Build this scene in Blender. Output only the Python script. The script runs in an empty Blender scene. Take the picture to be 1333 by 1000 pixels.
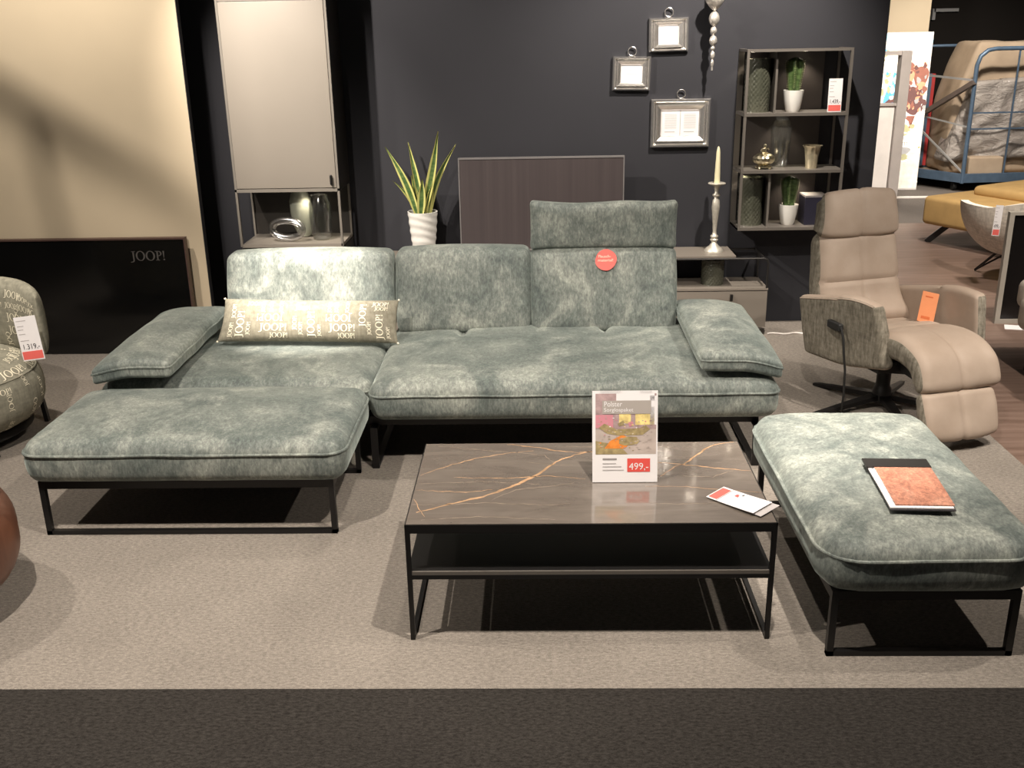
import bpy, math, random
from mathutils import Vector, Matrix, noise
random.seed(4)
PI = math.pi
C = bpy.context.scene.collection
def R(d): return math.radians(d)

# ------------------------------------------------------------------ materials
def nmat(name):
    m = bpy.data.materials.new(name); m.use_nodes = True
    nt = m.node_tree; b = nt.nodes['Principled BSDF']
    return m, nt, b
def lk(nt, a, b): nt.links.new(a, b)
def coords(nt, scale=(1,1,1), kind='Object'):
    t = nt.nodes.new('ShaderNodeTexCoord'); mp = nt.nodes.new('ShaderNodeMapping')
    mp.inputs['Scale'].default_value = scale; lk(nt, t.outputs[kind], mp.inputs[0]); return mp.outputs[0]
def noise_n(nt, vec, scale, detail=3, rough=.55, dist=0):
    n = nt.nodes.new('ShaderNodeTexNoise'); n.inputs['Scale'].default_value = scale
    n.inputs['Detail'].default_value = detail; n.inputs['Roughness'].default_value = rough
    n.inputs['Distortion'].default_value = dist; lk(nt, vec, n.inputs['Vector']); return n.outputs['Fac']
def ramp(nt, fac, stops):
    r = nt.nodes.new('ShaderNodeValToRGB'); e = r.color_ramp.elements
    while len(e) < len(stops): e.new(.5)
    for k, (p, c) in enumerate(stops): e[k].position = p; e[k].color = (*c, 1)
    lk(nt, fac, r.inputs[0]); return r.outputs[0]
def mixc(nt, fac, a, b, mode='MIX'):
    m = nt.nodes.new('ShaderNodeMix'); m.data_type = 'RGBA'; m.blend_type = mode
    if hasattr(fac, 'links'): lk(nt, fac, m.inputs[0])
    else: m.inputs[0].default_value = fac
    for s, v in ((6, a), (7, b)):
        if hasattr(v, 'links'): lk(nt, v, m.inputs[s])
        else: m.inputs[s].default_value = (*v, 1)
    return m.outputs[2]
def bump(nt, b, h, strength, dist=.002):
    n = nt.nodes.new('ShaderNodeBump'); n.inputs['Strength'].default_value = strength
    n.inputs['Distance'].default_value = dist; lk(nt, h, n.inputs['Height']); lk(nt, n.outputs[0], b.inputs['Normal'])
def plain(name, col, rough=.6, metal=0, spec=.5, var=.06, scale=8, **kw):
    m, nt, b = nmat(name)
    f = noise_n(nt, coords(nt), scale)
    lo = tuple(c*(1-var) for c in col); hi = tuple(min(1, c*(1+var)) for c in col)
    lk(nt, ramp(nt, f, [(.3, lo), (.7, hi)]), b.inputs['Base Color'])
    b.inputs['Roughness'].default_value = rough; b.inputs['Metallic'].default_value = metal
    b.inputs['Specular IOR Level'].default_value = spec
    for k, v in kw.items(): b.inputs[k].default_value = v
    return m

def velvet(name, dark, mid, light):
    m, nt, b = nmat(name); v = coords(nt)
    big = noise_n(nt, v, 3.6, 5, .62, .9)
    fine = noise_n(nt, coords(nt, (120, 90, 45)), 1, 4, .75)
    streak = noise_n(nt, coords(nt, (46, 38, 20)), 1, 5, .72, .6)
    c1 = ramp(nt, big, [(.36, dark), (.5, mid), (.66, light)])
    c2 = ramp(nt, streak, [(.36, (.68,.69,.70)), (.5, (.96,.96,.96)), (.64, (1.42,1.41,1.37))])
    c3 = ramp(nt, fine, [(.32, (.62,.62,.63)), (.68, (1.38,1.38,1.36))])
    c = mixc(nt, .75, c1, c2, 'MULTIPLY'); c = mixc(nt, .8, c, c3, 'MULTIPLY')
    lk(nt, c, b.inputs['Base Color'])
    b.inputs['Roughness'].default_value = .62; b.inputs['Specular IOR Level'].default_value = .25
    b.inputs['Sheen Weight'].default_value = .45; b.inputs['Sheen Roughness'].default_value = .4
    b.inputs['Sheen Tint'].default_value = (.75,.85,.8,1)
    bump(nt, b, streak, .35, .004)
    return m

M = {}
M['velvet'] = velvet('velvet', (.098,.116,.110), (.160,.178,.165), (.27,.286,.258))
M['black_metal'] = plain('black_metal', (.012,.011,.011), .42, .3)
M['dark_metal'] = plain('dark_metal', (.035,.033,.032), .4, .5)
M['grey_lacquer'] = plain('grey_lacquer', (.225,.20,.172), .42, 0, .4, .02, 3)
M['greige'] = plain('greige', (.20,.175,.150), .42, 0, .4, .02, 3)
M['grey_frame'] = plain('grey_frame', (.20,.18,.16), .4, .4, .5, .03)
M['dark_carcass'] = plain('dark_carcass', (.035,.030,.026), .5)
M['white_ceramic'] = plain('white_ceramic', (.78,.76,.72), .22, 0, .5, .02)
M['paper'] = plain('paper', (.82,.79,.80), .55, 0, .3, .015)
M['paper_grey'] = plain('paper_grey', (.45,.42,.42), .6, 0, .3, .02)
M['print_grey'] = plain('print_grey', (.30,.27,.27), .6)
M['print_black'] = plain('print_black', (.05,.045,.05), .6)
M['red_print'] = plain('red_print', (.72,.09,.075), .5)
M['pink_red'] = plain('pink_red', (.78,.14,.12), .5)
M['orange_card'] = plain('orange_card', (.68,.25,.11), .5)
M['orange_dark'] = plain('orange_dark', (.55,.13,.04), .5)
M['silver'] = plain('silver', (.90,.87,.84), .24, .95, .5, .06, 20)
M['silver_rough'] = plain('silver_rough', (.72,.68,.63), .38, .7, .5, .3, 60)
M['champagne'] = plain('champagne', (.80,.72,.52), .28, 1, .5, .1, 30)
M['candle_silver'] = plain('candle_silver', (.66,.62,.54), .42, .55, .5, .15, 40)
M['wax'] = plain('wax', (.78,.72,.48), .45, 0, .4, .03, 8)
M['cream_letter'] = plain('cream_letter', (.82,.76,.60), .5)
M['logo_grey'] = plain('logo_grey', (.07,.064,.06), .5)
M['rubber'] = plain('rubber', (.012,.012,.012), .6)
M['blue_metal'] = plain('blue_metal', (.09,.14,.21), .45, .3, .5, .15, 10)
M['steel_bar'] = plain('steel_bar', (.42,.42,.42), .4, .4)
M['cardboard'] = plain('cardboard', (.40,.31,.225), .8, 0, .2, .1, 5)
M['mustard'] = plain('mustard', (.47,.305,.125), .75, 0, .2, .08, 9)
M['white_panel'] = plain('white_panel', (.78,.74,.71), .5)
M['dark_wood'] = plain('dark_wood', (.035,.018,.012), .45)
M['red_paint'] = plain('red_paint', (.35,.03,.03), .5)
M['purple_box'] = plain('purple_box', (.014,.013,.028), .5)
M['beige_seat'] = plain('beige_seat', (.62,.56,.49), .7, 0, .25, .05, 12)

def glossy_black(name, col=(.004,.004,.004), rough=.12):
    return plain(name, col, rough, 0, .5, .1)
M['black_glass'] = glossy_black('black_glass')
M['mirror_black'] = glossy_black('mirror_black', (.006,.005,.005), .25)

def glass(name, col=(.95,.97,.96), rough=.02):
    m, nt, b = nmat(name)
    f = noise_n(nt, coords(nt), 3)
    lk(nt, ramp(nt, f, [(.3, tuple(c*.97 for c in col)), (.7, col)]), b.inputs['Base Color'])
    b.inputs['Transmission Weight'].default_value = 1; b.inputs['Roughness'].default_value = rough
    b.inputs['IOR'].default_value = 1.45
    return m
def thin_glass(name, tint, gloss=.05, lo=.06, hi=.65):
    m, nt, b = nmat(name); nt.nodes.remove(b); out = nt.nodes['Material Output']
    tr = nt.nodes.new('ShaderNodeBsdfTransparent'); gl = nt.nodes.new('ShaderNodeBsdfGlossy'); gl.inputs['Roughness'].default_value = gloss
    lw = nt.nodes.new('ShaderNodeLayerWeight'); lw.inputs[0].default_value = .35
    f = noise_n(nt, coords(nt), 5); lk(nt, ramp(nt, f, [(.3, tuple(c*.97 for c in tint)), (.7, tint)]), tr.inputs['Color'])
    pw = nt.nodes.new('ShaderNodeMath'); pw.operation = 'POWER'; lw.inputs[0].default_value = .5; lk(nt, lw.outputs['Facing'], pw.inputs[0]); pw.inputs[1].default_value = 3.0
    mr = nt.nodes.new('ShaderNodeMapRange'); lk(nt, pw.outputs[0], mr.inputs[0]); mr.inputs[3].default_value = lo; mr.inputs[4].default_value = hi
    mx = nt.nodes.new('ShaderNodeMixShader'); lk(nt, mr.outputs[0], mx.inputs[0]); lk(nt, tr.outputs[0], mx.inputs[1]); lk(nt, gl.outputs[0], mx.inputs[2]); lk(nt, mx.outputs[0], out.inputs[0])
    return m
M['thin_glass'] = thin_glass('thin_glass', (.95,.96,.95), .16, .13, .6)
M['ring_glass'] = thin_glass('ring_glass', (.9,.9,.9), .22, .40, .9)
M['glass'] = glass('glass')
M['acrylic'] = thin_glass('acrylic', (.97,.97,.97))

# leather (recliner)
m, nt, b = nmat('taupe_leather')
f = noise_n(nt, coords(nt), 5, 4); g = noise_n(nt, coords(nt), 90, 2)
lk(nt, ramp(nt, f, [(.3, (.33,.255,.20)), (.7, (.40,.32,.26))]), b.inputs['Base Color'])
b.inputs['Roughness'].default_value = .6; b.inputs['Specular IOR Level'].default_value = .35
bump(nt, b, g, .15, .002); M['leather'] = m
# textile (recliner shell, beige barrel chair)
def textile(name, a, c):
    m, nt, b = nmat(name)
    f = noise_n(nt, coords(nt, (60, 60, 14)), 1, 4, .7); g = noise_n(nt, coords(nt, (20, 20, 60)), 1, 3)
    c1 = ramp(nt, f, [(.35, a), (.65, c)]); c2 = ramp(nt, g, [(.3, (.8,.8,.8)), (.7, (1.15,1.15,1.15))])
    lk(nt, mixc(nt, .8, c1, c2, 'MULTIPLY'), b.inputs['Base Color']); b.inputs['Roughness'].default_value = .9
    b.inputs['Specular IOR Level'].default_value = .15
    bump(nt, b, f, .4, .002); return m
M['textile'] = textile('grey_textile', (.13,.115,.09), (.27,.245,.20))
M['beige_textile'] = textile('beige_textile', (.58,.53,.46), (.74,.68,.60))
M['letter_fabric'] = textile('letter_fabric', (.19,.175,.135), (.27,.25,.195))
M['letter_fabric_grey'] = textile('letter_fabric_grey', (.22,.21,.165), (.30,.285,.225))
# brown leather pouf
m, nt, b = nmat('brown_leather')
f = noise_n(nt, coords(nt, (3, 3, 1.2)), 3, 5, .7, 1.2)
lk(nt, ramp(nt, f, [(.3, (.085,.032,.018)), (.7, (.16,.065,.036))]), b.inputs['Base Color'])
b.inputs['Roughness'].default_value = .42; M['brown_leather'] = m
# salmon velvet swatch
M['salmon'] = velvet('salmon_velvet', (.34,.135,.085), (.44,.19,.125), (.55,.28,.20))
# stripes on the plant pot come from geometry; leaf material
m, nt, b = nmat('snake_leaf')
a = nt.nodes.new('ShaderNodeAttribute'); a.attribute_name = 'edge'
w = noise_n(nt, coords(nt, (12, 12, 40)), 1, 3, .6)
band = ramp(nt, w, [(.42, (.045,.10,.030)), (.58, (.11,.17,.055))])
e = ramp(nt, a.outputs['Fac'], [(.45, (0,0,0)), (.60, (1,1,1))])
lk(nt, mixc(nt, e, band, (.60,.58,.20)), b.inputs['Base Color']); b.inputs['Roughness'].default_value = .4
M['snake_leaf'] = m
m, nt, b = nmat('cactus_skin')
f = noise_n(nt, coords(nt, (25, 25, 60)), 1, 4, .7)
lk(nt, ramp(nt, f, [(.35, (.03,.06,.015)), (.65, (.10,.16,.05))]), b.inputs['Base Color']); b.inputs['Roughness'].default_value = .5
M['cactus'] = m
M['cactus_pale'] = plain('cactus_pale', (.45,.50,.26), .6)
# quilted smoked glass
m, nt, b = nmat('quilted_glass')
f = noise_n(nt, coords(nt), 6)
lk(nt, ramp(nt, f, [(.3, (.055,.058,.042)), (.7, (.10,.10,.075))]), b.inputs['Base Color'])
b.inputs['Roughness'].default_value = .28; b.inputs['Specular IOR Level'].default_value = .6; M['quilted'] = m
# TV screen: dark glossy panel with fine vertical streaks
m, nt, b = nmat('tv_screen')
f = noise_n(nt, coords(nt, (14, .1, .1)), 1, 4, .8)
lk(nt, ramp(nt, f, [(.3, (.060,.048,.050)), (.7, (.082,.066,.067))]), b.inputs['Base Color'])
b.inputs['Roughness'].default_value = .38; b.inputs['Specular IOR Level'].default_value = .7; M['tv_screen'] = m
# stone tabletop
m, nt, b = nmat('dark_stone')
f = noise_n(nt, coords(nt, (2, 7, 1)), 1.6, 6, .65, 1.0); g = noise_n(nt, coords(nt, (3, 40, 1)), 1, 3, .6)
c1 = ramp(nt, f, [(.3, (.115,.095,.080)), (.6, (.16,.135,.114)), (.75, (.195,.165,.14))])
c2 = ramp(nt, g, [(.35, (.92,.92,.92)), (.7, (1.1,1.1,1.1))])
lk(nt, mixc(nt, .8, c1, c2, 'MULTIPLY'), b.inputs['Base Color'])
b.inputs['Roughness'].default_value = .25; b.inputs['Specular IOR Level'].default_value = .5; b.inputs['Coat Weight'].default_value = 1; b.inputs['Coat Roughness'].default_value = .07; b.inputs['Coat IOR'].default_value = 1.7; M['stone'] = m
M['vein'] = plain('copper_vein', (.40,.245,.14), .3, 0, .5, .35, 25)
M['vein_pale'] = plain('pale_vein', (.25,.195,.15), .3, 0, .5, .35, 25)
# plastic film
m, nt, b = nmat('plastic_film')
f = noise_n(nt, coords(nt, (1, 3, 2)), 3, 5, .7, 1.5)
lk(nt, ramp(nt, f, [(.3, (.26,.23,.21)), (.6, (.40,.36,.33)), (.8, (.6,.56,.52))]), b.inputs['Base Color'])
b.inputs['Roughness'].default_value = .3; bump(nt, b, f, .8, .06); M['film'] = m
# carpets, laminate, walls
def carpet(name, lo, hi, spec=(.9,1.12)):
    m, nt, b = nmat(name)
    f = noise_n(nt, coords(nt, (1, 2.2, 1)), 55, 3, .75); g = noise_n(nt, coords(nt), 2.0, 4, .6); h = noise_n(nt, coords(nt), 260, 1)
    c1 = ramp(nt, f, [(.33, lo), (.67, hi)]); c2 = ramp(nt, g, [(.3, (spec[0],)*3), (.7, (spec[1],)*3)])
    c3 = ramp(nt, h, [(.3, (.8,.8,.8)), (.7, (1.2,1.2,1.2))])
    c = mixc(nt, .9, c1, c2, 'MULTIPLY'); c = mixc(nt, .8, c, c3, 'MULTIPLY')
    lk(nt, c, b.inputs['Base Color']); b.inputs['Roughness'].default_value = .95; b.inputs['Specular IOR Level'].default_value = .1
    bump(nt, b, h, .4, .003); return m
M['carpet'] = carpet('taupe_carpet', (.165,.145,.127), (.300,.266,.232))
M['carpet_dark'] = carpet('dark_carpet', (.016,.014,.0125), (.046,.041,.037))
M['carpet_grey'] = carpet('grey_carpet', (.12,.105,.095), (.17,.15,.135))
m, nt, b = nmat('brown_laminate')
f = noise_n(nt, coords(nt, (.5, 7, 1)), 3, 5, .6, .5); g = noise_n(nt, coords(nt, (.4,.6,1)), 1.2, 2)
c1 = ramp(nt, f, [(.35, (.135,.088,.068)), (.65, (.205,.142,.115))]); c2 = ramp(nt, g, [(.3, (.85,.85,.85)), (.7, (1.15,1.12,1.1))])
lk(nt, mixc(nt, .8, c1, c2, 'MULTIPLY'), b.inputs['Base Color']); b.inputs['Roughness'].default_value = .42; M['laminate'] = m
def wallm(name, col):
    m, nt, b = nmat(name)
    f = noise_n(nt, coords(nt), 1.5, 3); h = noise_n(nt, coords(nt), 140, 2)
    lk(nt, ramp(nt, f, [(.3, tuple(c*.96 for c in col)), (.7, tuple(c*1.04 for c in col))]), b.inputs['Base Color'])
    b.inputs['Roughness'].default_value = .85; b.inputs['Specular IOR Level'].default_value = .25
    bump(nt, b, h, .15, .002); return m
M['wall_black'] = wallm('anthracite_wall', (.034,.034,.040))
M['wall_cream'] = wallm('cream_wall', (.60,.50,.36))
M['wall_dark'] = wallm('dark_hall_wall', (.016,.013,.011))
M['ceiling'] = wallm('dark_ceiling', (.03,.028,.026))
M['white_edge'] = plain('white_edge', (.75,.70,.66), .6)
# lit poster colours (a backlit sign)
def emis(name, col, s):
    m, nt, b = nmat(name); b.inputs['Base Color'].default_value = (*col, 1)
    f = noise_n(nt, coords(nt), 16, 5, .7)
    lk(nt, ramp(nt, f, [(.35, tuple(c*.55+.05 for c in col)), (.65, tuple(min(c*1.15+.04, 1.2) for c in col))]), b.inputs['Emission Color'])
    b.inputs['Emission Strength'].default_value = s; b.inputs['Roughness'].default_value = .4; return m
SG = .42
M['lit_white'] = emis('lit_white', (1,.95,.85), SG); M['lit_sky'] = emis('lit_sky', (.45,.85,.98), SG)
M['lit_blue'] = emis('lit_blue', (.12,.42,.75), SG); M['lit_skin'] = emis('lit_skin', (.85,.36,.20), SG)
M['lit_dark'] = emis('lit_dark', (.16,.07,.06), SG); M['lit_brown'] = emis('lit_brown', (.32,.12,.08), SG)
M['lit_green'] = emis('lit_green', (.45,.42,.22), SG); M['lit_pale'] = emis('lit_pale', (.72,.66,.56), SG)
M['lit_grey'] = emis('lit_grey', (.42,.40,.38), SG)
M['lamp_glow'] = emis('lamp_glow', (1,.85,.65), 6)

# ------------------------------------------------------------------ mesh builder
ORG = {}
class MB:
    def __init__(s): s.v = []; s.f = []; s.mi = []; s.attr = {}
    def add(s, vs, fs, mi=0, mat=None):
        o = len(s.v)
        s.v += [tuple(mat @ Vector(p)) if mat else tuple(p) for p in vs]
        s.f += [tuple(i+o for i in f) for f in fs]; s.mi += (mi if isinstance(mi, list) else [mi]*len(fs)); return s
    def box(s, x0, x1, y0, y1, z0, z1, mi=0, mat=None):
        v = [(x,y,z) for x in (x0,x1) for y in (y0,y1) for z in (z0,z1)]
        return s.add(v, [(0,1,3,2),(4,6,7,5),(0,4,5,1),(2,3,7,6),(0,2,6,4),(1,5,7,3)], mi, mat)
    def bar(s, a, b, w, h=None, mi=0, roll=0):
        a = Vector(a); b = Vector(b); h = h or w; d = (b-a); L = d.length; d.normalize()
        up = Vector((0,0,1)) if abs(d.z) < .95 else Vector((0,1,0))
        x = d.cross(up).normalized(); z = x.cross(d).normalized()
        if roll: q = Matrix.Rotation(roll, 3, d); x = q @ x; z = q @ z
        v = [tuple(p + x*sx*w/2 + z*sz*h/2) for p in (a, b) for sx in (-1,1) for sz in (-1,1)]
        return s.add(v, [(0,1,3,2),(4,6,7,5),(0,4,5,1),(2,3,7,6),(0,2,6,4),(1,5,7,3)], mi)
    def tube(s, pts, r, n=8, closed=False, mi=0):
        pts = [Vector(p) for p in pts]; N = len(pts); rr = r if isinstance(r, list) else [r]*N
        rings = []; prev = None
        for i, p in enumerate(pts):
            a = pts[(i-1) % N] if (closed or i > 0) else p; b = pts[(i+1) % N] if (closed or i < N-1) else p
            d = (b-a).normalized()
            if prev is None:
                u = Vector((0,0,1)) if abs(d.z) < .9 else Vector((1,0,0)); x = d.cross(u).normalized()
            else: x = (prev - d*prev.dot(d)).normalized()
            prev = x; y = d.cross(x)
            rings.append([tuple(p + (x*math.cos(t*2*PI/n) + y*math.sin(t*2*PI/n))*rr[i]) for t in range(n)])
        v = [q for rg in rings for q in rg]; f = []
        for i in range(N if closed else N-1):
            j = (i+1) % N
            for k in range(n): f.append((i*n+k, i*n+(k+1)%n, j*n+(k+1)%n, j*n+k))
        if not closed: f += [tuple(range(n))[::-1], tuple((N-1)*n+k for k in range(n))]
        return s.add(v, f, mi)
    def lathe(s, prof, n=32, c=(0,0,0), fn=None, mi=0, mat=None):
        v = []; f = []
        for i, (r, z) in enumerate(prof):
            for k in range(n):
                t = k*2*PI/n; q = r
                if fn: q = fn(r, z, t)
                v.append((c[0]+q*math.cos(t), c[1]+q*math.sin(t), c[2]+z))
        for i in range(len(prof)-1):
            for k in range(n): f.append((i*n+k, i*n+(k+1)%n, (i+1)*n+(k+1)%n, (i+1)*n+k))
        if prof[0][0] > 1e-5: f.append(tuple(range(n))[::-1])
        if prof[-1][0] > 1e-5: f.append(tuple((len(prof)-1)*n+k for k in range(n)))
        return s.add(v, f, mi, mat)
    def prism(s, poly, z0, z1, mi=0, mat=None):
        n = len(poly); v = [(x,y,z0) for x,y in poly] + [(x,y,z1) for x,y in poly]
        f = [tuple(range(n))[::-1], tuple(range(n,2*n))] + [(i,(i+1)%n,n+(i+1)%n,n+i) for i in range(n)]
        return s.add(v, f, mi, mat)
    def rbox(s, cx, cy, cz, sx, sy, sz, r, nx=10, ny=10, nz=4, fn=None, mi=0, mat=None, mfn=None):
        """box of half sizes sx,sy,sz with rounded edges r (r may differ: (rxy, rz)), fn deforms the local point"""
        def axis(h, n):
            k = 4; rr = min(r, h*.98)
            e = [-h + rr*(1-math.cos(i*PI/2/k)) for i in range(k)]
            e = [-h + rr*math.sin(i*PI/2/k)*0 + rr*(i/k) for i in range(k)]
            m = [(-h+rr) + (2*(h-rr))*i/n for i in range(n+1)]
            return e + m + [-q for q in e[::-1]]
        ax = [axis(sx, nx), axis(sy, ny), axis(sz, nz)]; H = (sx, sy, sz); rr = [min(r, h*.98) for h in H]
        idx = {}; v = []; f = []; fm = []
        def vert(i, j, k):
            key = (i,j,k)
            if key in idx: return idx[key]
            p = [ax[0][i], ax[1][j], ax[2][k]]
            q = [max(-H[a]+r_, min(H[a]-r_, p[a])) for a, r_ in enumerate(rr)]
            d = Vector([(p[a]-q[a])/rr[a] for a in range(3)])
            if d.length > 1e-6: d = d.normalized()
            P = Vector([q[a] + d[a]*rr[a] for a in range(3)])
            if fn: P = Vector(fn(P))
            idx[key] = len(v); v.append((P.x+cx, P.y+cy, P.z+cz)); return idx[key]
        nn = [len(a)-1 for a in ax]
        for a in range(3):
            b, c = (a+1)%3, (a+2)%3
            for side in (0, nn[a]):
                for i in range(nn[b]):
                    for j in range(nn[c]):
                        q = []
                        for di, dj in ((0,0),(1,0),(1,1),(0,1)):
                            t = [0,0,0]; t[a] = side; t[b] = i+di; t[c] = j+dj; q.append(vert(*t))
                        if side == 0: q = q[::-1]
                        f.append(tuple(q)); fm.append(mfn(a, side > 0) if mfn else mi)
        return s.add(v, f, fm, mat)
    def build(s, name, mat, parent=None, smooth=True, origin=None, angle=40):
        me = bpy.data.meshes.new(name); o = Vector((0,0,0))
        if parent is not None: o = ORG[parent]
        elif origin is not None: o = Vector(origin)
        me.from_pydata([tuple(Vector(p)-o) for p in s.v], [], s.f)
        for m_ in (mat if isinstance(mat, (list, tuple)) else [mat]): me.materials.append(M[m_] if isinstance(m_, str) else m_)
        me.polygons.foreach_set('material_index', s.mi)
        for an, vals in s.attr.items():
            at = me.attributes.new(an, 'FLOAT', 'POINT'); at.data.foreach_set('value', vals)
        me.update()
        if smooth:
            me.polygons.foreach_set('use_smooth', [True]*len(me.polygons))
            try: me.set_sharp_from_angle(angle=R(angle))
            except Exception: pass
        ob = bpy.data.objects.new(name, me); C.objects.link(ob)
        if parent is not None: ob.parent = parent
        else: ob.location = o
        ORG[ob] = o
        return ob

def tag(o, label=None, cat=None, group=None, kind=None):
    if label: o['label'] = label
    if cat: o['category'] = cat
    if group: o['group'] = group
    if kind: o['kind'] = kind
    return o
def thing(name, label, cat, loc=(0,0,0), rz=0, group=None, world=True):
    """Empty at the base of a thing. With rz the parts are authored in its own frame."""
    o = bpy.data.objects.new(name, None); C.objects.link(o); o.location = loc; o.rotation_euler = (0,0,rz)
    o.empty_display_size = .1
    ORG[o] = Vector(loc) if world else Vector((0,0,0))
    return tag(o, label, cat, group)
def struct(o): o['kind'] = 'structure'; return o

# ---- writing
def text_geo(body, size):
    cu = bpy.data.curves.new('t', 'FONT'); cu.body = body; cu.size = size; cu.align_x = 'LEFT'; cu.resolution_u = 3
    ob = bpy.data.objects.new('t', cu); C.objects.link(ob)
    me = bpy.data.meshes.new_from_object(ob.evaluated_get(bpy.context.evaluated_depsgraph_get()))
    v = [tuple(p.co) for p in me.vertices]; f = [tuple(p.vertices) for p in me.polygons]
    bpy.data.objects.remove(ob); bpy.data.curves.remove(cu); bpy.data.meshes.remove(me)
    return v, f
def place_text(mb, body, size, O, X, Y, mi=0, width=None):
    """flat writing starting at point O running along X with letters up along Y"""
    v, f = text_geo(body, size); O = Vector(O); X = Vector(X).normalized(); Y = Vector(Y).normalized()
    sx = 1
    if width: sx = width/max(p[0] for p in v)
    mb.add([tuple(O + X*p[0]*sx + Y*p[1]) for p in v], f, mi)
def glyph(ch):
    """serif capitals, height 1; list of (verts, faces), advance"""
    out = []
    def poly(p): out.append((p, [tuple(range(len(p)))]))
    if ch == 'O':
        n = 24; v = []
        for k in range(n): t = 2*PI*k/n; v.append((.5+.50*math.cos(t), .5+.53*math.sin(t)))
        for k in range(n): t = 2*PI*k/n; v.append((.5+.32*math.cos(t), .5+.46*math.sin(t)))
        out.append((v, [(k,(k+1)%n,n+(k+1)%n,n+k) for k in range(n)])); return out, 1.06
    if ch == 'J':
        poly([(.24,.0),(.40,.0),(.40,.96),(.24,.96)]); poly([(.12,.93),(.52,.93),(.52,1.0),(.12,1.0)])
        v = []; n = 8
        for k in range(n+1): t = k/n*PI*.62; v.append((.06+.34*math.cos(t), .02-.22*math.sin(t)))
        for k in range(n+1): t = k/n*PI*.62; v.append((.06+.18*math.cos(t), .02-.14*math.sin(t)))
        out.append((v, [(k,k+1,n+2+k,n+1+k) for k in range(n)])); return out, .56
    if ch == 'P':
        poly([(.12,.04),(.28,.04),(.28,.96),(.12,.96)]); poly([(.0,0),(.40,0),(.40,.06),(.0,.06)]); poly([(.0,.94),(.28,.94),(.28,1.0),(.0,1.0)])
        v = []; n = 10
        for k in range(n+1): t = PI/2-k/n*PI; v.append((.36+.30*math.cos(t), .73+.27*math.sin(t)))
        for k in range(n+1): t = PI/2-k/n*PI; v.append((.36+.15*math.cos(t), .73+.20*math.sin(t)))
        out.append((v, [(k,k+1,n+2+k,n+1+k) for k in range(n)]))
        poly([(.28,.93),(.36,.93),(.36,1.0),(.28,1.0)]); poly([(.28,.46),(.36,.46),(.36,.53),(.28,.53)]); return out, .74
    if ch == '!':
        poly([(.10,.28),(.16,.28),(.22,1.0),(.04,1.0)])
        v = [(.13+.09*math.cos(2*PI*k/10), .09+.09*math.sin(2*PI*k/10)) for k in range(10)]; poly(v); return out, .30
def word_map(mb, word, h, u0, v0, ang, fn, mi=0):
    """lay a serif word on a surface: fn(u, v) -> point"""
    x = 0; c, s = math.cos(ang), math.sin(ang)
    for ch in word:
        parts, adv = glyph(ch)
        for v, f in parts:
            pts = []
            for px, py in v:
                a, b = (x+px)*h, py*h; pts.append(tuple(fn(u0 + a*c - b*s, v0 + a*s + b*c)))
            mb.add(pts, f, mi)
        x += adv

# ------------------------------------------------------------------ setting
def floor_piece(name, poly, z, mat):
    mb = MB(); mb.prism(poly, z-.02, z); return struct(mb.build(name, mat, smooth=False))
floor_piece('floor', [(-6,2.585),(2.19,2.585),(2.19,4.9),(2.0,6.62),(-6,6.62)], 0, 'carpet')
floor_piece('floor', [(-6,-3),(9,-3),(9,2.585),(-6,2.585)], 0, 'carpet_dark')
floor_piece('floor', [(2.19,2.585),(9,2.585),(9,5.0),(2.19,5.0)], 0, 'laminate')
floor_piece('floor', [(2.19,5.0),(2.75,5.0),(2.75,5.55),(9,5.55),(9,10.1),(2.0,10.1),(2.0,6.62),(2.19,4.9)], 0, 'laminate')
floor_piece('floor', [(2.75,5.0),(9,5.0),(9,5.55),(2.75,5.55)], 0, 'carpet_grey')
floor_piece('floor', [(1.0,10.1),(9,10.1),(9,16),(1.0,16)], 0, 'carpet_grey')
mb = MB(); mb.box(-6, 2.174, 6.62, 6.78, 0, 3.3); struct(mb.build('wall_back', 'wall_black', smooth=False))
mb = MB(); mb.box(-6, -2.064, 6.12, 6.17, 0, 3.3); struct(mb.build('wall_left', 'wall_cream', smooth=False))
mb = MB(); mb.box(-2.064, -2.060, 6.121, 6.17, 0, 3.3); struct(mb.build('wall_return', 'wall_black', smooth=False))
mb = MB(); mb.box(2.6, 4.76, 13.0, 13.2, 0, 3.3); struct(mb.build('wall_hall', 'wall_cream', smooth=False))
mb = MB(); mb.box(4.76, 12, 14.4, 14.6, 0, 3.6); mb.box(-2, 4.76, 15.5, 15.7, 0, 3.6); struct(mb.build('wall_far', 'wall_dark', smooth=False))
mb = MB(); mb.box(-6, 12, -3, 16, 3.3, 3.4); struct(mb.build('ceiling', 'ceiling', smooth=False))
# white carpet edge by the black wall, slightly wavy
mb = MB()
pts = [(1.49+.5*k/24, 6.30+.012*math.sin(k*.9)+.0*k, .006) for k in range(25)]
mb.tube(pts, .006, 6); struct(mb.build('trim_1', 'white_edge'))
mb = MB(); mb.box(3.4, 4.9, 11.62, 11.70, 0, .012); struct(mb.build('trim_2', 'white_edge', smooth=False))

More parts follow.
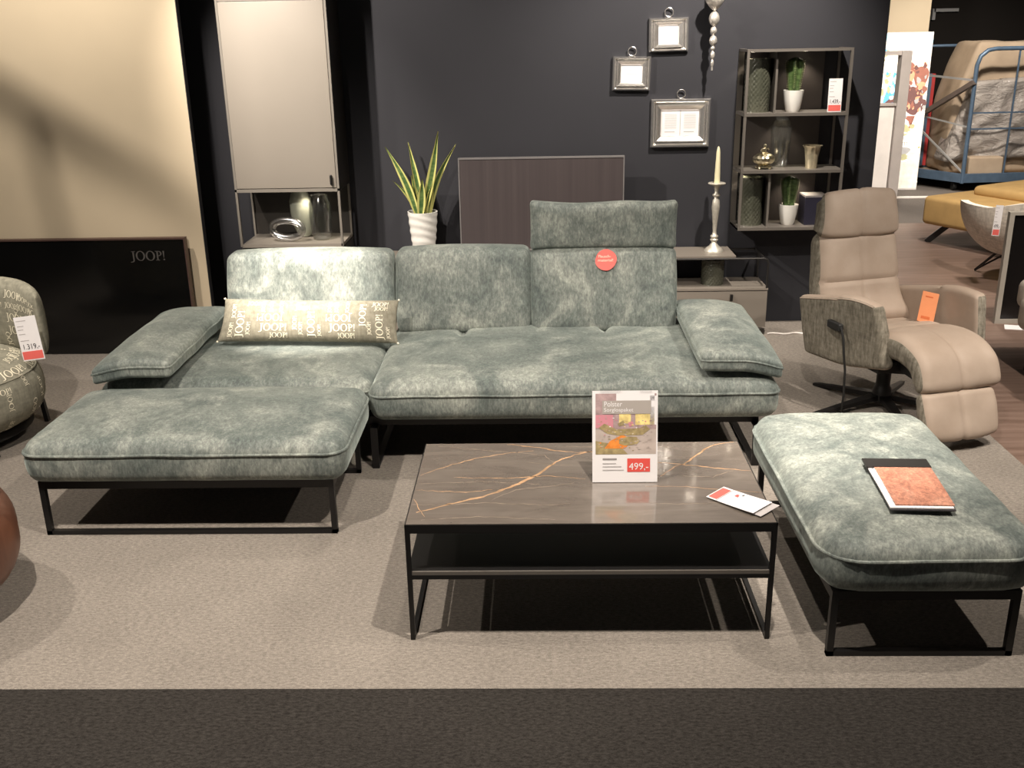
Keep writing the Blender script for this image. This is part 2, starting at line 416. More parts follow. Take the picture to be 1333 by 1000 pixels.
# ------------------------------------------------------------------ sofa
def wr(x, y, z, a=.004, s=5):
    return a*noise.noise(Vector((x*s, y*s, z*s)))
def cushion(mb, x0, x1, y0, y1, z0, z1, r=.045, crown=.03, seams=(), bulge=.012, nx=None, ny=None, back_seams=(), tuft_y=99, wa=.005, cr=0):
    cx, cy, cz = (x0+x1)/2, (y0+y1)/2, (z0+z1)/2; sx, sy, sz = (x1-x0)/2, (y1-y0)/2, (z1-z0)/2
    def fn(P):
        u, v, w = P.x/sx, P.y/sy, P.z/sz
        fu = max(0, 1-abs(u)**3.0); fv = max(0, 1-abs(v)**3.0)
        z = P.z; x = P.x; y = P.y
        if w > -.2: z += crown*fu*fv*(w+.2)/1.2
        if abs(u) > .6: x += math.copysign(1, u)*bulge*(1-w*w)
        if abs(v) > .6: y += math.copysign(1, v)*bulge*(1-w*w)
        if cr:
            k = max(0, (abs(P.x)-(sx-cr))/cr)*max(0, (abs(P.y)-(sy-cr))/cr)*cr*.24
            x -= math.copysign(k, x); y -= math.copysign(k, y)
        X, Y = x+cx, y+cy
        for sxx in seams:
            z -= .006*math.exp(-((X-sxx)/.012)**2)*(1 if w > 0 else 0)
        for sxx in back_seams:
            t = min(1, max(0, (Y-tuft_y)/.12)); z -= .035*t*math.exp(-((X-sxx)/.022)**2)*(1 if w > 0 else 0)
        if w > 0: z += wr(X, Y, 0, wa, 6) + wr(X, Y, 3, wa*.5, 17)
        y += wr(X, z*2, 1, wa*.5, 6) if abs(v) > .8 else 0
        return (x, y, z)
    mb.rbox(cx, cy, cz, sx, sy, sz, r, nx or max(8, int((x1-x0)*26)), ny or max(8, int((y1-y0)*26)), 5, fn)
def piping(mb, x0, x1, y0, y1, z, r=.045, rad=.0055, sides=4, wob=.002):
    pts = []
    for cx, cy, a0 in ((x1-r,y0+r,-90),(x1-r,y1-r,0),(x0+r,y1-r,90),(x0+r,y0+r,180)):
        for k in range(7):
            a = R(a0+k*15); pts.append((cx+r*math.cos(a), cy+r*math.sin(a), z))
    out = []
    for i, p in enumerate(pts):
        q = pts[(i+1) % len(pts)]; d = math.dist(p, q); n = max(1, int(d/.06))
        for k in range(n):
            t = k/n; x = p[0]+(q[0]-p[0])*t; y = p[1]+(q[1]-p[1])*t
            out.append((x, y, z+wr(x, y, 0, wob*2, 5)))
    mb.tube(out, rad, 8, True)

sofa = thing('sofa', 'large grey-green velvet corner sofa with headrest, standing against the dark wall', 'sofa', (-.47, 4.7, 0))
mb = MB(); cushion(mb, -.752, 1.06, 4.20, 5.25, .235, .425, .055, .035, seams=(.0,), back_seams=(-.385,.34), tuft_y=4.83, nx=90, ny=34)
s1 = mb.build('seat_cushion', 'velvet', sofa)
mb = MB(); piping(mb, -.762, 1.073, 4.187, 5.25, .365, .06); mb.build('piping', 'velvet', s1)
mb = MB(); cushion(mb, -2.0, -.770, 4.27, 5.25, .235, .415, .055, .018, nx=40, ny=34)
s2 = mb.build('seat_cushion', 'velvet', sofa)
mb = MB(); piping(mb, -2.013, -.757, 4.257, 5.25, .362, .06); mb.build('piping', 'velvet', s2)
mb = MB(); mb.box(-1.92, 1.0, 4.28, 5.2, .195, .238); mb.build('base_frame', 'black_metal', sofa, smooth=False)  # black plate added to make the shade under the seats
def backrest(x0, x1, ztop=.86, yb=5.0):
    cx = (x0+x1)/2; sx = (x1-x0)/2; sz = (ztop-.42)/2; cz = (ztop+.42)/2
    mb = MB()
    def fn(P):
        u, w = P.x/sx, P.z/sz
        y = P.y + (P.z+sz)*.22
        if P.y < 0: y -= .022*max(0, 1-abs(u)**3)*max(0, 1-abs(w)**3)
        y += wr(P.x+cx, P.z, 1, .004, 6)
        z = P.z + (.012*max(0, 1-abs(u)**2.2) if w > .5 else 0)
        x = P.x + (0.008*(1-w*w))*math.copysign(1, u)*(abs(u) > .8)
        return (x, y, z)
    mb.rbox(cx, yb+.06, cz, sx, .075, sz, .04, 22, 3, 16, fn)
    return mb.build('backrest', 'velvet', sofa)
backrest(-1.605, -.746, .832, 4.99); backrest(-.728, -.036, .838, 4.99); backrest(-.030, .708, .84, 4.98)
# headrest with pointed corners
mb = MB()
def fn(P):
    u, w = P.x/.368, P.z/.115
    k = (abs(u)**6)*(abs(w)**4)
    th = 1-.45*max(abs(u)**8, abs(w)**6)
    y = P.y*th + (P.z+.115)*(-.10)
    return (P.x*(1+.018*k) , y + wr(P.x, P.z, 7, .004, 7), P.z*(1+.10*k) - .006*(1-abs(u)**2)*(w < -.5) + .004*math.sin(P.x*14)*(w > .5))
mb.rbox(.336, 5.10, .958, .368, .055, .115, .022, 24, 3, 10, fn)
mb.build('headrest', 'velvet', sofa)
# armrest cushions
def armrest(x0, x1, y0, y1, side):
    cx, cy = (x0+x1)/2, (y0+y1)/2; sx, sy, sz = (x1-x0)/2, (y1-y0)/2, .055
    mb = MB()
    def dz(X, Y): return .026 + (Y-y0)/(y1-y0)*.012
    def fn(P):
        u, v, w = P.x/sx, P.y/sy, P.z/sz
        th = .62+.38*(max(0, 1-abs(u)**4)*max(0, 1-abs(v)**5))**.5
        z = P.z*th + (.018*(1-u*u)*(1-v*v) if w > 0 else 0)
        z += dz(P.x+cx, P.y+cy) - .035*(side*u > 0)*(abs(u)**1.6)
        return (P.x, P.y, z + wr(P.x+cx, P.y+cy, 5, .006, 6))
    mb.rbox(cx, cy, .475, sx, sy, sz, .022, 14, 26, 4, fn)
    o = mb.build('armrest', 'velvet', sofa)
    pts = []
    L = [(-1,-1),(1,-1),(1,1),(-1,1)]
    for i in range(4):
        a, b = L[i], L[(i+1) % 4]
        for k in range(14):
            t = k/14; u = a[0]+(b[0]-a[0])*t; v = a[1]+(b[1]-a[1])*t
            f = .985 if abs(abs(u)-abs(v)) < .06 else 1.0
            q = fn(Vector((u*sx*f, v*sy*f, .018))); pts.append((q[0]+cx, q[1]+cy, q[2]+.475))
    mb = MB(); mb.tube(pts, .005, 6, True); mb.build('piping', 'velvet', o)
armrest(-1.995, -1.635, 4.19, 5.10, -1); armrest(.715, 1.075, 4.20, 5.12, 1)
for x in (-1.88, -.752, .985):
    mb = MB(); w = .032
    for y in (4.235, 5.05): mb.box(x-w/2, x+w/2, y-.007, y+.007, .0, .20)
    mb.box(x-w/2, x+w/2, 4.235, 5.05, 0, .012); mb.box(x-w/2, x+w/2, 4.235, 5.05, .188, .20)
    mb.build('leg', 'black_metal', sofa, smooth=False)
# round sticker on the right backrest
mb = MB(); n = 28; yy = 5.018
def stk(x, z, off=0): return (x, 5.022 + (z-.79)*.27 - off, z)
v = [stk(.348+(.052+.004*math.sin(2*k*2*PI/n+.6))*math.cos(2*PI*k/n), .790+.052*math.sin(2*PI*k/n), .004) for k in range(n)]
v += [stk(.348+.052*math.cos(2*PI*k/n), .790+.052*math.sin(2*PI*k/n), .001) for k in range(n)]
mb.add(v, [tuple(range(n))[::-1], tuple(range(n,2*n))]+[(i,(i+1)%n,n+(i+1)%n,n+i) for i in range(n)], 0)
for body, x, z, wd in (('Flausch-', .308, .802, .064), ('material!', .306, .783, .078)):
    place_text(mb, body, .020, stk(x, z, .0055), (1,0,0), (0,.2,1), 1, wd)
sticker = tag(mb.build('sticker', ['pink_red', 'cream_letter'], smooth=False, origin=(.348,5.04,.79)), 'round red sticker with pale writing on the sofa backrest below the headrest', 'sticker')

# ------------------------------------------------------------------ ottomans
def ottoman(x0, x1, y0, y1, label, axis, cr=.07):
    cx, cy = (x0+x1)/2, (y0+y1)/2
    t = thing('ottoman', label, 'ottoman', (cx, cy, 0), 0, None)
    mb = MB(); cushion(mb, x0+.01, x1-.01, y0+.01, y1-.01, .236, .408, .045, .034, bulge=.012, cr=cr)
    c = mb.build('cushion', 'velvet', t)
    mb = MB(); piping(mb, x0-.002, x1+.002, y0-.002, y1+.002, .362, cr+.015, .006); mb.build('piping', 'velvet', c)
    fx0, fx1, fy0, fy1 = x0+.045, x1-.055, y0+.04, y1-.04; b = .022
    mb = MB(); mb.box(fx0, fx1, fy0, fy1, .205, .237); mb.build('base_frame', 'black_metal', t, smooth=False)
    for e in (0, 1):
        mb = MB()
        if axis == 'x':
            y = fy0 if e == 0 else fy1-b
            mb.box(fx0, fx1, y, y+b, 0, .018); mb.box(fx0, fx0+b, y, y+b, 0, .205); mb.box(fx1-b, fx1, y, y+b, 0, .205)
        mb.build('leg', 'black_metal', t, smooth=False)
    return t
ottoman(-2.04, -.758, 3.555, 4.238, 'wide grey-green velvet ottoman standing in front of the left end of the sofa', 'x')
ottoman(.862, 1.545, 2.708, 3.87, 'long grey-green velvet ottoman right of the coffee table, a sample book lying on it', 'x', .12)

# swatch book
sw = thing('sample_book', 'fabric sample book with black header and salmon velvet swatch on the right ottoman', 'sample book', (1.22, 3.06, .448))
A = Vector((1.126,3.248,0)); B = Vector((1.345,3.238,0)); D = Vector((1.101,2.885,0)); E = Vector((1.31,2.875,0))
def sheet(name, mat, u0, u1, v0, v1, z, th, sag=.0, curl=0):
    mb = MB(); n = 10; top = []; 
    for j in range(n+1):
        for i in range(n+1):
            u = u0+(u1-u0)*i/n; v = v0+(v1-v0)*j/n
            p = (A*(1-u)+B*u)*(1-v) + (D*(1-u)+E*u)*v
            zz = z - sag*(v-.3)**2 + curl*max(0, .25-u)**2
            top.append((p.x, p.y, zz))
    m_ = len(top); vv = top + [(p[0], p[1], p[2]-th) for p in top]; f = []
    for j in range(n):
        for i in range(n):
            a = j*(n+1)+i; f += [(a, a+n+1, a+n+2, a+1), (m_+a, m_+a+1, m_+a+n+2, m_+a+n+1)]
    for k in range(n):
        f += [(k, k+1, m_+k+1, m_+k), (n*(n+1)+k, m_+n*(n+1)+k, m_+n*(n+1)+k+1, n*(n+1)+k+1)]
        a = k*(n+1); b = a+n+1; f += [(a, m_+a, m_+b, b), (a+n, b+n, m_+b+n, m_+a+n)]
    mb.add(vv, f); return mb.build(name, mat, sw, smooth=False)
Z0 = .458
sheet('backing', 'print_black', .03, 1.0, .05, 1.0, Z0-.004, .004, .01)
sheet('paper_sheet', 'paper', .03, .97, .15, .99, Z0+.0015, .004, .01)
sheet('swatch', 'salmon', .12, .99, .17, .955, Z0+.006, .0035, .01)
sheet('header', 'dark_metal', 0, 1.0, 0, .19, Z0+.008, .007, .0)

# ------------------------------------------------------------------ coffee table
ct = thing('coffee_table', 'low rectangular coffee table with dark veined stone top and black metal frame', 'coffee table', (.16, 3.17, 0))
TX0, TX1, TY0, TY1, TZ = -.43, .748, 2.845, 3.508, .425
mb = MB(); mb.box(TX0+.004, TX1-.004, TY0+.004, TY1-.004, .411, TZ)
def vein(pts, w, mi, seed):
    rnd = random.Random(seed); P = []
    for a, b in zip(pts, pts[1:]):
        a = Vector(a); b = Vector(b); n = max(2, int((b-a).length/.018))
        for k in range(n):
            t = k/n; q = a.lerp(b, t); d = (b-a).normalized()
            P.append(q + Vector((-d.y, d.x))*rnd.uniform(-.0035,.0035))
    P.append(Vector(pts[-1])); L = []; Rr = []
    for i, q in enumerate(P):
        d = (P[min(i+1,len(P)-1)]-P[max(i-1,0)]).normalized(); nrm = Vector((-d.y, d.x))
        t = i/(len(P)-1); ww = w*(.35+.65*math.sin(PI*min(1,max(0,t*.9+.05))))*rnd.uniform(.5,1.35)
        L.append(q+nrm*ww/2); Rr.append(q-nrm*ww/2)
    z = TZ+.00025; v = [(q.x,q.y,z) for q in L]+[(q.x,q.y,z) for q in Rr]; n = len(P)
    for q in L+Rr: pass
    v = [(min(TX1-.006,max(TX0+.006,x)), min(TY1-.006,max(TY0+.006,y)), z_) for x,y,z_ in v]
    mb.add(v, [(n+i, n+i+1, i+1, i) for i in range(n-1)], mi)
V_MAIN = [
 ([(-.40,2.93),(-.30,2.99),(-.19,3.045),(-.10,3.115),(-.03,3.19),(.02,3.26),(.07,3.34),(.13,3.39),(.19,3.42)], .012, 1),
 ([(-.12,3.495),(.00,3.46),(.08,3.425),(.16,3.41)], .007, 1),
 ([(.15,3.41),(.21,3.425),(.30,3.43)], .006, 1),
 ([(-.42,3.22),(-.33,3.30),(-.22,3.37),(-.10,3.415),(-.02,3.43)], .005, 1),
 ([(.42,3.20),(.48,3.28),(.52,3.30),(.57,3.38),(.62,3.44),(.66,3.48),(.73,3.50)], .007, 1),
 ([(.40,3.32),(.52,3.295),(.60,3.27),(.745,3.24)], .006, 1),
 ([(-.30,3.20),(-.10,3.19),(.02,3.21),(.16,3.18)], .004, 1),
 ([(.36,3.12),(.50,3.115),(.64,3.08),(.745,3.065)], .004, 1),
 ([(-.42,3.10),(-.25,3.08),(-.16,3.10)], .004, 1),
 ([(-.42,2.99),(-.34,2.985),(-.18,3.0),(.02,2.98),(.10,2.99)], .004, 2),
 ([(-.42,3.15),(-.20,3.165),(.0,3.14)], .003, 2),
 ([(-.38,3.48),(-.20,3.44),(.02,3.39),(.06,3.31)], .003, 2),
 ([(-.42,3.03),(-.37,2.90)], .003, 1),
 ([(-.16,3.02),(-.08,3.10),(.06,3.13),(.12,3.15)], .003, 2),
 ([(.30,3.00),(.45,2.98),(.60,2.99),(.70,2.96)], .003, 2),
 ([(.50,3.20),(.60,3.19),(.68,3.24)], .004, 2),
 ([(-.05,3.33),(.05,3.30),(.12,3.30)], .003, 2),
 ([(.10,3.47),(.30,3.45),(.50,3.46)], .003, 2),
 ([(-.38,2.88),(-.20,2.90),(.05,2.875)], .003, 2),
]
for i, (p, w, mi) in enumerate(V_MAIN): vein(p, w, mi, i)
mb.build('tabletop', ['stone', 'vein', 'vein_pale'], ct, smooth=False)
mb = MB()
b = .018
for y in (TY0, TY1-b): mb.box(TX0, TX1, y, y+b, .394, .411); 
for x in (TX0, TX1-b): mb.box(x, x+b, TY0+b, TY1-b, .394, .411)
mb.box(TX0, TX1, TY0, TY0+.004, .411, .4235); mb.box(TX0, TX0+.004, TY0, TY1, .411, .4235); mb.box(TX1-.004, TX1, TY0, TY1, .411, .4235)
mb.build('top_frame', 'black_metal', ct, smooth=False)
for x in (TX0, TX1-.015):
    for y in (TY0, TY1-.015):
        mb = MB(); mb.box(x, x+.015, y, y+.015, 0, .394)
        mb.build('leg', 'black_metal', ct, smooth=False)
for x in (TX0, TX1-.015):
    mb = MB(); mb.box(x, x+.015, TY0+.015, TY1-.015, .0, .014); mb.build('floor_rail', 'black_metal', ct, smooth=False)
mb = MB(); mb.box(TX0+.016, TX1-.016, TY0+.008, TY1-.004, .243, .255); shf = mb.build('shelf', 'black_metal', ct, smooth=False)
mb = MB(); mb.box(TX0+.016, TX1-.016, TY0+.001, TY0+.008, .243, .2555); mb.build('edge_strip', 'grey_frame', shf, smooth=False)
mb = MB()
mb.box(TX0+.015, TX1-.015, TY0, TY0+.014, .228, .243); mb.box(TX0+.015, TX1-.015, TY1-.014, TY1, .228, .243)
mb.box(TX0, TX0+.014, TY0+.015, TY1-.015, .228, .243); mb.box(TX1-.014, TX1, TY0+.015, TY1-.015, .228, .243)
mb.build('shelf_rail', 'black_metal', ct, smooth=False)

# table sign
sg = thing('sign_holder', 'clear acrylic stand with a sofa price poster reading 499, on the coffee table', 'sign', (.293, 3.16, TZ))
lean = Matrix.Translation((.293, 3.150, TZ+.002)) @ Matrix.Rotation(R(-11), 4, 'X')
W, H = .222, .318
mb = MB(); mb.box(-W/2, W/2, -.0015, .0015, 0, H, mat=lean); mb.box(-W/2, W/2, 0, .07, 0, .003, mat=Matrix.Translation((.293,3.150,TZ)))
mb.box(-.085, -.015, -.006, .001, H-.004, H+.006, mat=lean); mb.box(.05, .09, -.006, .001, H-.004, H+.006, mat=lean)
mb.build('holder', 'acrylic', sg, smooth=False)
mb = MB()
def flat(poly, d, mi):
    n = len(poly); mb.add([tuple(lean @ Vector((x, -.0022-d, z))) for x, z in poly], [tuple(range(n))], mi)
def rect(x0, x1, z0, z1, d, mi): flat([(x0,z0),(x1,z0),(x1,z1),(x0,z1)], d, mi)
sgm = ['paper', plain('photo_base', (.46,.36,.31), .5, var=.25, scale=30), plain('photo_yellow', (.80,.62,.25), .5, var=.3, scale=40), plain('photo_olive', (.36,.28,.14), .5, var=.3, scale=60),
       plain('photo_orange', (.80,.26,.05), .5, var=.2, scale=50), plain('photo_banner', (.40,.36,.33), .5, var=.03), 'red_print', 'print_grey', plain('photo_floor', (.50,.42,.38), .5, var=.1, scale=20), plain('photo_pink', (.62,.25,.30), .5), plain('photo_wall', (.42,.30,.30), .5, var=.25, scale=40), 'paper_grey']
rect(-W/2, W/2, 0, H, 0, 0)
px0, px1, pz0, pz1 = -.100, .106, .098, .308
rect(px0, px1, pz0, pz1, .0003, 8)
rect(px0, px1, .185, pz1, .0005, 10)
rect(-.02, .02, .205, .262, .0007, 2); rect(.035, .10, .20, .262, .0007, 2); rect(.085,.106,.20,.30,.0007,0)
rect(-.10, -.04, .19, .235, .0007, 9)
rect(-.03, .10, .283, .308, .0007, 0)
flat([(px0,pz0),(.01,pz0),(-.02,.13),(px0,.145)], .0007, 3)
flat([(-.07,.118),(.0,.118),(.03,.15),(-.01,.165),(-.05,.145)], .0009, 4)
flat([(-.09,.19),(-.07,.205),(-.03,.185),(.05,.188),(.07,.200),(.085,.185),(.06,.165),(-.02,.163),(-.06,.17)], .001, 3)
flat([(-.02,.150),(.01,.160),(.04,.158),(.05,.145),(.04,.132),(.0,.128),(-.02,.135)], .0012, 3)
flat([(.01,.208),(.025,.212),(.03,.200),(.015,.193)], .0012, 9)
flat([(-.025,.205),(-.005,.215),(.0,.20),(-.02,.195)], .0012, 3)
rp = random.Random(5)
for k in range(90):
    x, z = rp.uniform(px0+.01, px1-.01), rp.uniform(pz0+.008, .232); w_, h_ = rp.uniform(.003,.012), rp.uniform(.002,.006)
    mi = rp.choice((2,3,8,9,0,10,3,8)) if z > .165 else rp.choice((3,8,8,1,4)) if x < .04 else 8
    flat([(x-w_/2,z),(x,z-h_/2),(x+w_/2,z),(x,z+h_/2)], .0013, mi)
rect(-.077, .088, .238, .284, .0015, 5)
place_text(mb, 'Polster', .025, lean @ Vector((-.072, -.0040, .264)), lean.to_3x3() @ Vector((1,0,0)), lean.to_3x3() @ Vector((0,0,1)), 0, .062)
place_text(mb, 'Sorglospaket', .019, lean @ Vector((-.072, -.0040, .246)), lean.to_3x3() @ Vector((1,0,0)), lean.to_3x3() @ Vector((0,0,1)), 0, .10)
rect(.008, .086, .036, .083, .0008, 6)
place_text(mb, '499,-', .034, lean @ Vector((.014, -.0034, .044)), lean.to_3x3() @ Vector((1,0,0)), lean.to_3x3() @ Vector((0,0,1)), 0, .066)
for z, x1, h_, mi in ((.078, -.028, .006, 7), (.064, -.030, .003, 11), (.053, -.012, .003, 11), (.041, -.004, .003, 11)): rect(-.076, x1, z, z+h_, .0008, mi)
mb.build('poster', sgm, sg, smooth=False)

# leaflet
lf = thing('leaflet', 'white folded leaflet with a red end lying on the front right corner of the table', 'leaflet', (.66, 2.98, TZ))
P0, P1, P2, P3 = (Vector((.551,3.022,0)), Vector((.622,3.097,0)), Vector((.755,2.965,0)), Vector((.678,2.888,0)))
def lfs(name, mats, off, z, spec, lift=0):
    mb = MB()
    def pt(u, v, dz=0):
        p = (P0*(1-v)+P1*v)*(1-u)+(P3*(1-v)+P2*v)*u; return (p.x+off[0], p.y+off[1], TZ+z+dz+lift*u*u)
    n = 8
    for i in range(n):
        a, c = i/n, (i+1)/n
        mb.add([pt(a,0),pt(c,0),pt(c,1),pt(a,1),pt(a,0,-.0012),pt(c,0,-.0012),pt(c,1,-.0012),pt(a,1,-.0012)], [(0,1,2,3),(7,6,5,4),(0,4,5,1),(3,2,6,7)]+([(0,3,7,4)] if i == 0 else [])+([(1,5,6,2)] if i == n-1 else []), 0)
    for (u0,u1,v0,v1,mi) in spec: mb.add([pt(u0,v0,.0006),pt(u1,v0,.0006),pt(u1,v1,.0006),pt(u0,v1,.0006)], [(0,1,2,3)], mi)
    return mb.build(name, mats, lf, smooth=False)
lfs('back_page', ['paper_grey'], (.022,-.012), .003, [], .004)
lfs('front_page', ['paper', 'pink_red', 'print_black'], (0,0), .007, [(.02,.20,.06,.90,1),(.215,.225,0,1,2),(.36,.42,.62,.80,1),(.42,.44,.60,.70,1),(.46,.49,.78,.9,2)], .006)

# ------------------------------------------------------------------ letter cushion
cu = thing('throw_pillow', 'long beige throw pillow printed with cream JOOP! lettering, leaning on the left backrest', 'pillow', (-1.12, 4.78, .44))
PW, PH, PT = .435, .108, .055
base = Matrix.Translation((-1.128, 4.80, .548)) @ Matrix.Rotation(R(1.2), 4, 'Y') @ Matrix.Rotation(R(-24), 4, 'X')
def pil(u, v, side=-1, off=0):
    """u across (m), v up (m) -> world point on the front of the pillow"""
    a, b_ = max(-1, min(1, u/PW)), max(-1, min(1, v/PH))
    t = ((1-abs(a)**5)*(1-abs(b_)**2.6))**.5
    pin = 1 + .0*a
    z = b_*PH*(1-.05*(1-a*a)) ; x = a*PW*(1-.025*(1-b_*b_)) - (.016*(1-b_)*abs(a) if a < 0 else 0)
    y = side*(PT*t + .004*noise.noise(Vector((x*9, z*9, side))) *t + off)
    return base @ Vector((x, y, z))
mb = MB(); nu, nv = 48, 18
for side in (-1, 1):
    o = len(mb.v); vv = []; ff = []
    for j in range(nv+1):
        for i in range(nu+1):
            a = math.sin((i/nu*2-1)*PI/2); b_ = math.sin((j/nv*2-1)*PI/2); vv.append(tuple(pil(a*PW, b_*PH, side)))
    for j in range(nv):
        for i in range(nu):
            k = j*(nu+1)+i; q = (k, k+1, k+nu+2, k+nu+1); ff.append(q if side < 0 else q[::-1])
    mb.add(vv, ff)
pf = lambda u, v: pil(u, v, -1, .0012)
HP = PI/2
for w_, h_, u, v, a in (('JOOP!',.036,-.318,-.090,HP),('JOOP!',.036,.028,-.090,HP),('JOOP!',.032,.285,-.035,HP),('JOOP!',.034,.370,-.095,HP),
        ('JOOP!',.036,-.240,-.058,0),('JOOP!',.036,.100,-.058,0),('JOOP!',.036,-.124,.028,PI),('JOOP!',.036,.216,.028,PI),
        ('JOOP!',.024,-.190,-.092,0),('JOOP!',.024,.140,-.092,0),('JOOP!',.018,-.285,-.080,HP),('JOOP!',.020,-.370,-.090,HP),('JOOP!',.020,-.365,.005,HP),
        ('JOOP!',.016,.060,-.085,HP),('JOOP!',.020,-.060,-.055,HP),('JOOP!',.018,-.032,-.080,HP),('JOOP!',.018,.312,-.075,HP),('JOOP!',.016,.403,-.090,HP),
        ('JOOP!',.016,.110,.036,HP),('JOOP!',.016,.145,.036,HP),('JOOP!',.018,.200,.034,HP),('JOOP!',.022,.310,.072,0),('JOOP!',.018,.325,.050,0),
        ('JOOP!',.016,-.220,.036,HP),('JOOP!',.016,-.180,.036,HP),('JOOP!',.018,-.130,.034,HP),('JOOP!',.020,-.07,.050,0),('JOOP!',.020,-.31,.072,0)):
    word_map(mb, w_, h_, u, v, a, pf, 1)
pc = mb.build('cover', ['letter_fabric', 'cream_letter'], cu)
for u, v in ((-PW,-PH),(PW,-PH),(-PW,PH),(PW,PH)):
    mb = MB(); p = pil(u*1.0, v*1.0); mb.lathe([(0,-.005),(.005,-.003),(.006,.001),(.003,.005),(0,.006)], 8, tuple(p)); mb.build('tassel', 'cream_letter', cu)

# ------------------------------------------------------------------ recliner
def sweep(mb, prof, th, hw, rnd=.05, n_out=None, mats=True, crown=.012, seam=True, groove=(), dx=0):
    """pad swept along a side profile [(y,z)], thickness th (number or list) on the far side, half width hw (number or list)"""
    P = [Vector((0, y, z)) for y, z in prof]
    # resample smoothly
    Q = []; N = 10
    ext = [P[0]*2-P[1]] + P + [P[-1]*2-P[-2]]
    def arr(a): return a if isinstance(a, list) else [a]*len(prof)
    T = arr(th); Wd = arr(hw); TT = []; WW = []
    for i in range(len(P)-1):
        p0, p1, p2, p3 = ext[i:i+4]
        for k in range(N):
            t = k/N
            Q.append(.5*((2*p1)+(p2-p0)*t+(2*p0-5*p1+4*p2-p3)*t*t+(3*p1-p0-3*p2+p3)*t**3))
            TT.append(T[i]+(T[i+1]-T[i])*t); WW.append(Wd[i]+(Wd[i+1]-Wd[i])*t)
    Q.append(P[-1]); TT.append(T[-1]); WW.append(Wd[-1])
    L = [0]
    for a, b_ in zip(Q, Q[1:]): L.append(L[-1]+(b_-a).length)
    v = []; f = []; mi = []
    sec = []                                   # (u, s, top?) around the section, u and s in -1..1 of the flat part, with corner arcs
    for k in range(31): sec.append(('t', 1-2*k/30, 0))
    for k in range(1, 5): sec.append(('c', -1, 90+18*k))
    for k in range(5, 9): sec.append(('c', -1, 108+18*(k-1)))
    for k in range(1, 10): sec.append(('b', -1+2*k/10, 0))
    for k in range(0, 9): sec.append(('c', 1, -90+20*k))
    n = len(sec)
    for i, q in enumerate(Q):
        d = (Q[min(i+1,len(Q)-1)]-Q[max(i-1,0)]).normalized(); nr = Vector((0, d.z, -d.y))
        e = min(L[i], L[-1]-L[i]); r0 = TT[i]/2
        k_ = 1 if e > r0*.8 else math.sqrt(max(.02, 1-(1-e/(r0*.8))**2))
        for kind, a, g_ in sec:
            W_ = WW[i]*(.90+.10*k_); Tn = TT[i]/2*k_; rc = min(Tn, TT[i]*.42); hx = W_-rc; hy = Tn-rc
            if kind == 't': x, yy, top = a*hx, Tn, True
            elif kind == 'b': x, yy, top = a*hx, -Tn, False
            else:
                c_, s_ = math.cos(R(g_)), math.sin(R(g_)); x = a*hx + rc*c_; yy = (hy if s_ > 0 else -hy) + rc*s_; top = s_ > .3
            u = x/W_
            if yy > 0:
                yy += crown*max(0, 1-u*u)*k_
                if seam: yy -= .008*math.exp(-((x+.01)/.010)**2)
                for g in groove: yy -= .016*math.exp(-((L[i]/L[-1]-g)/.020)**2)
                yy += .006*noise.noise(Vector((x*9, L[i]*9, 3)))*k_
            v.append(tuple(q + nr*(yy - TT[i]/2) + Vector((x+dx,0,0))))
    for i in range(len(Q)-1):
        for j in range(n):
            f.append((i*n+j, (i+1)*n+j, (i+1)*n+(j+1)%n, i*n+(j+1)%n))
            mi.append(0 if (j <= 32 or j >= n-3) or not mats else 1)
    f += [tuple(range(n)), tuple((len(Q)-1)*n+j for j in range(n))[::-1]]; mi += [0, 0]
    mb.add(v, f, mi)
RX, RY, RZ = 1.795, 4.98, R(17)
rc = thing('recliner', 'taupe leather recliner with raised footrest and grey fabric shell on a black swivel base', 'armchair', (RX, RY, 0), RZ, world=False)
mb = MB()   # seat: from the back forwards; pad lies below the profile
sweep(mb, [(.26,.405),(.05,.43),(-.18,.475),(-.36,.485),(-.50,.43),(-.56,.33),(-.555,.26)], [.10,.12,.13,.13,.12,.11,.10], .222, dx=.022, groove=(.42,))
seat = mb.build('seat', ['leather', 'textile'], rc, angle=60)
mb = MB(); sweep(mb, [(-.555,.285),(-.60,.20),(-.635,.10),(-.62,.055)], [.07,.085,.085,.05], [.20,.205,.20,.185], crown=.02)
mb.build('footrest', ['leather', 'textile'], rc, angle=60)
mb = MB(); sweep(mb, [(.335,.875),(.285,.72),(.245,.56),(.175,.47),(.14,.42)], [.12,.15,.16,.15,.12], [.235,.245,.255,.26,.26], groove=(.52,), crown=.03)
mb.build('backrest', ['leather', 'textile'], rc, angle=60)
mb = MB(); sweep(mb, [(.375,1.09),(.335,1.055),(.305,.96),(.30,.87),(.315,.825)], [.08,.12,.13,.13,.11], [.205,.22,.23,.24,.235], crown=.02)
mb.build('headrest', ['leather', 'textile'], rc, angle=60)
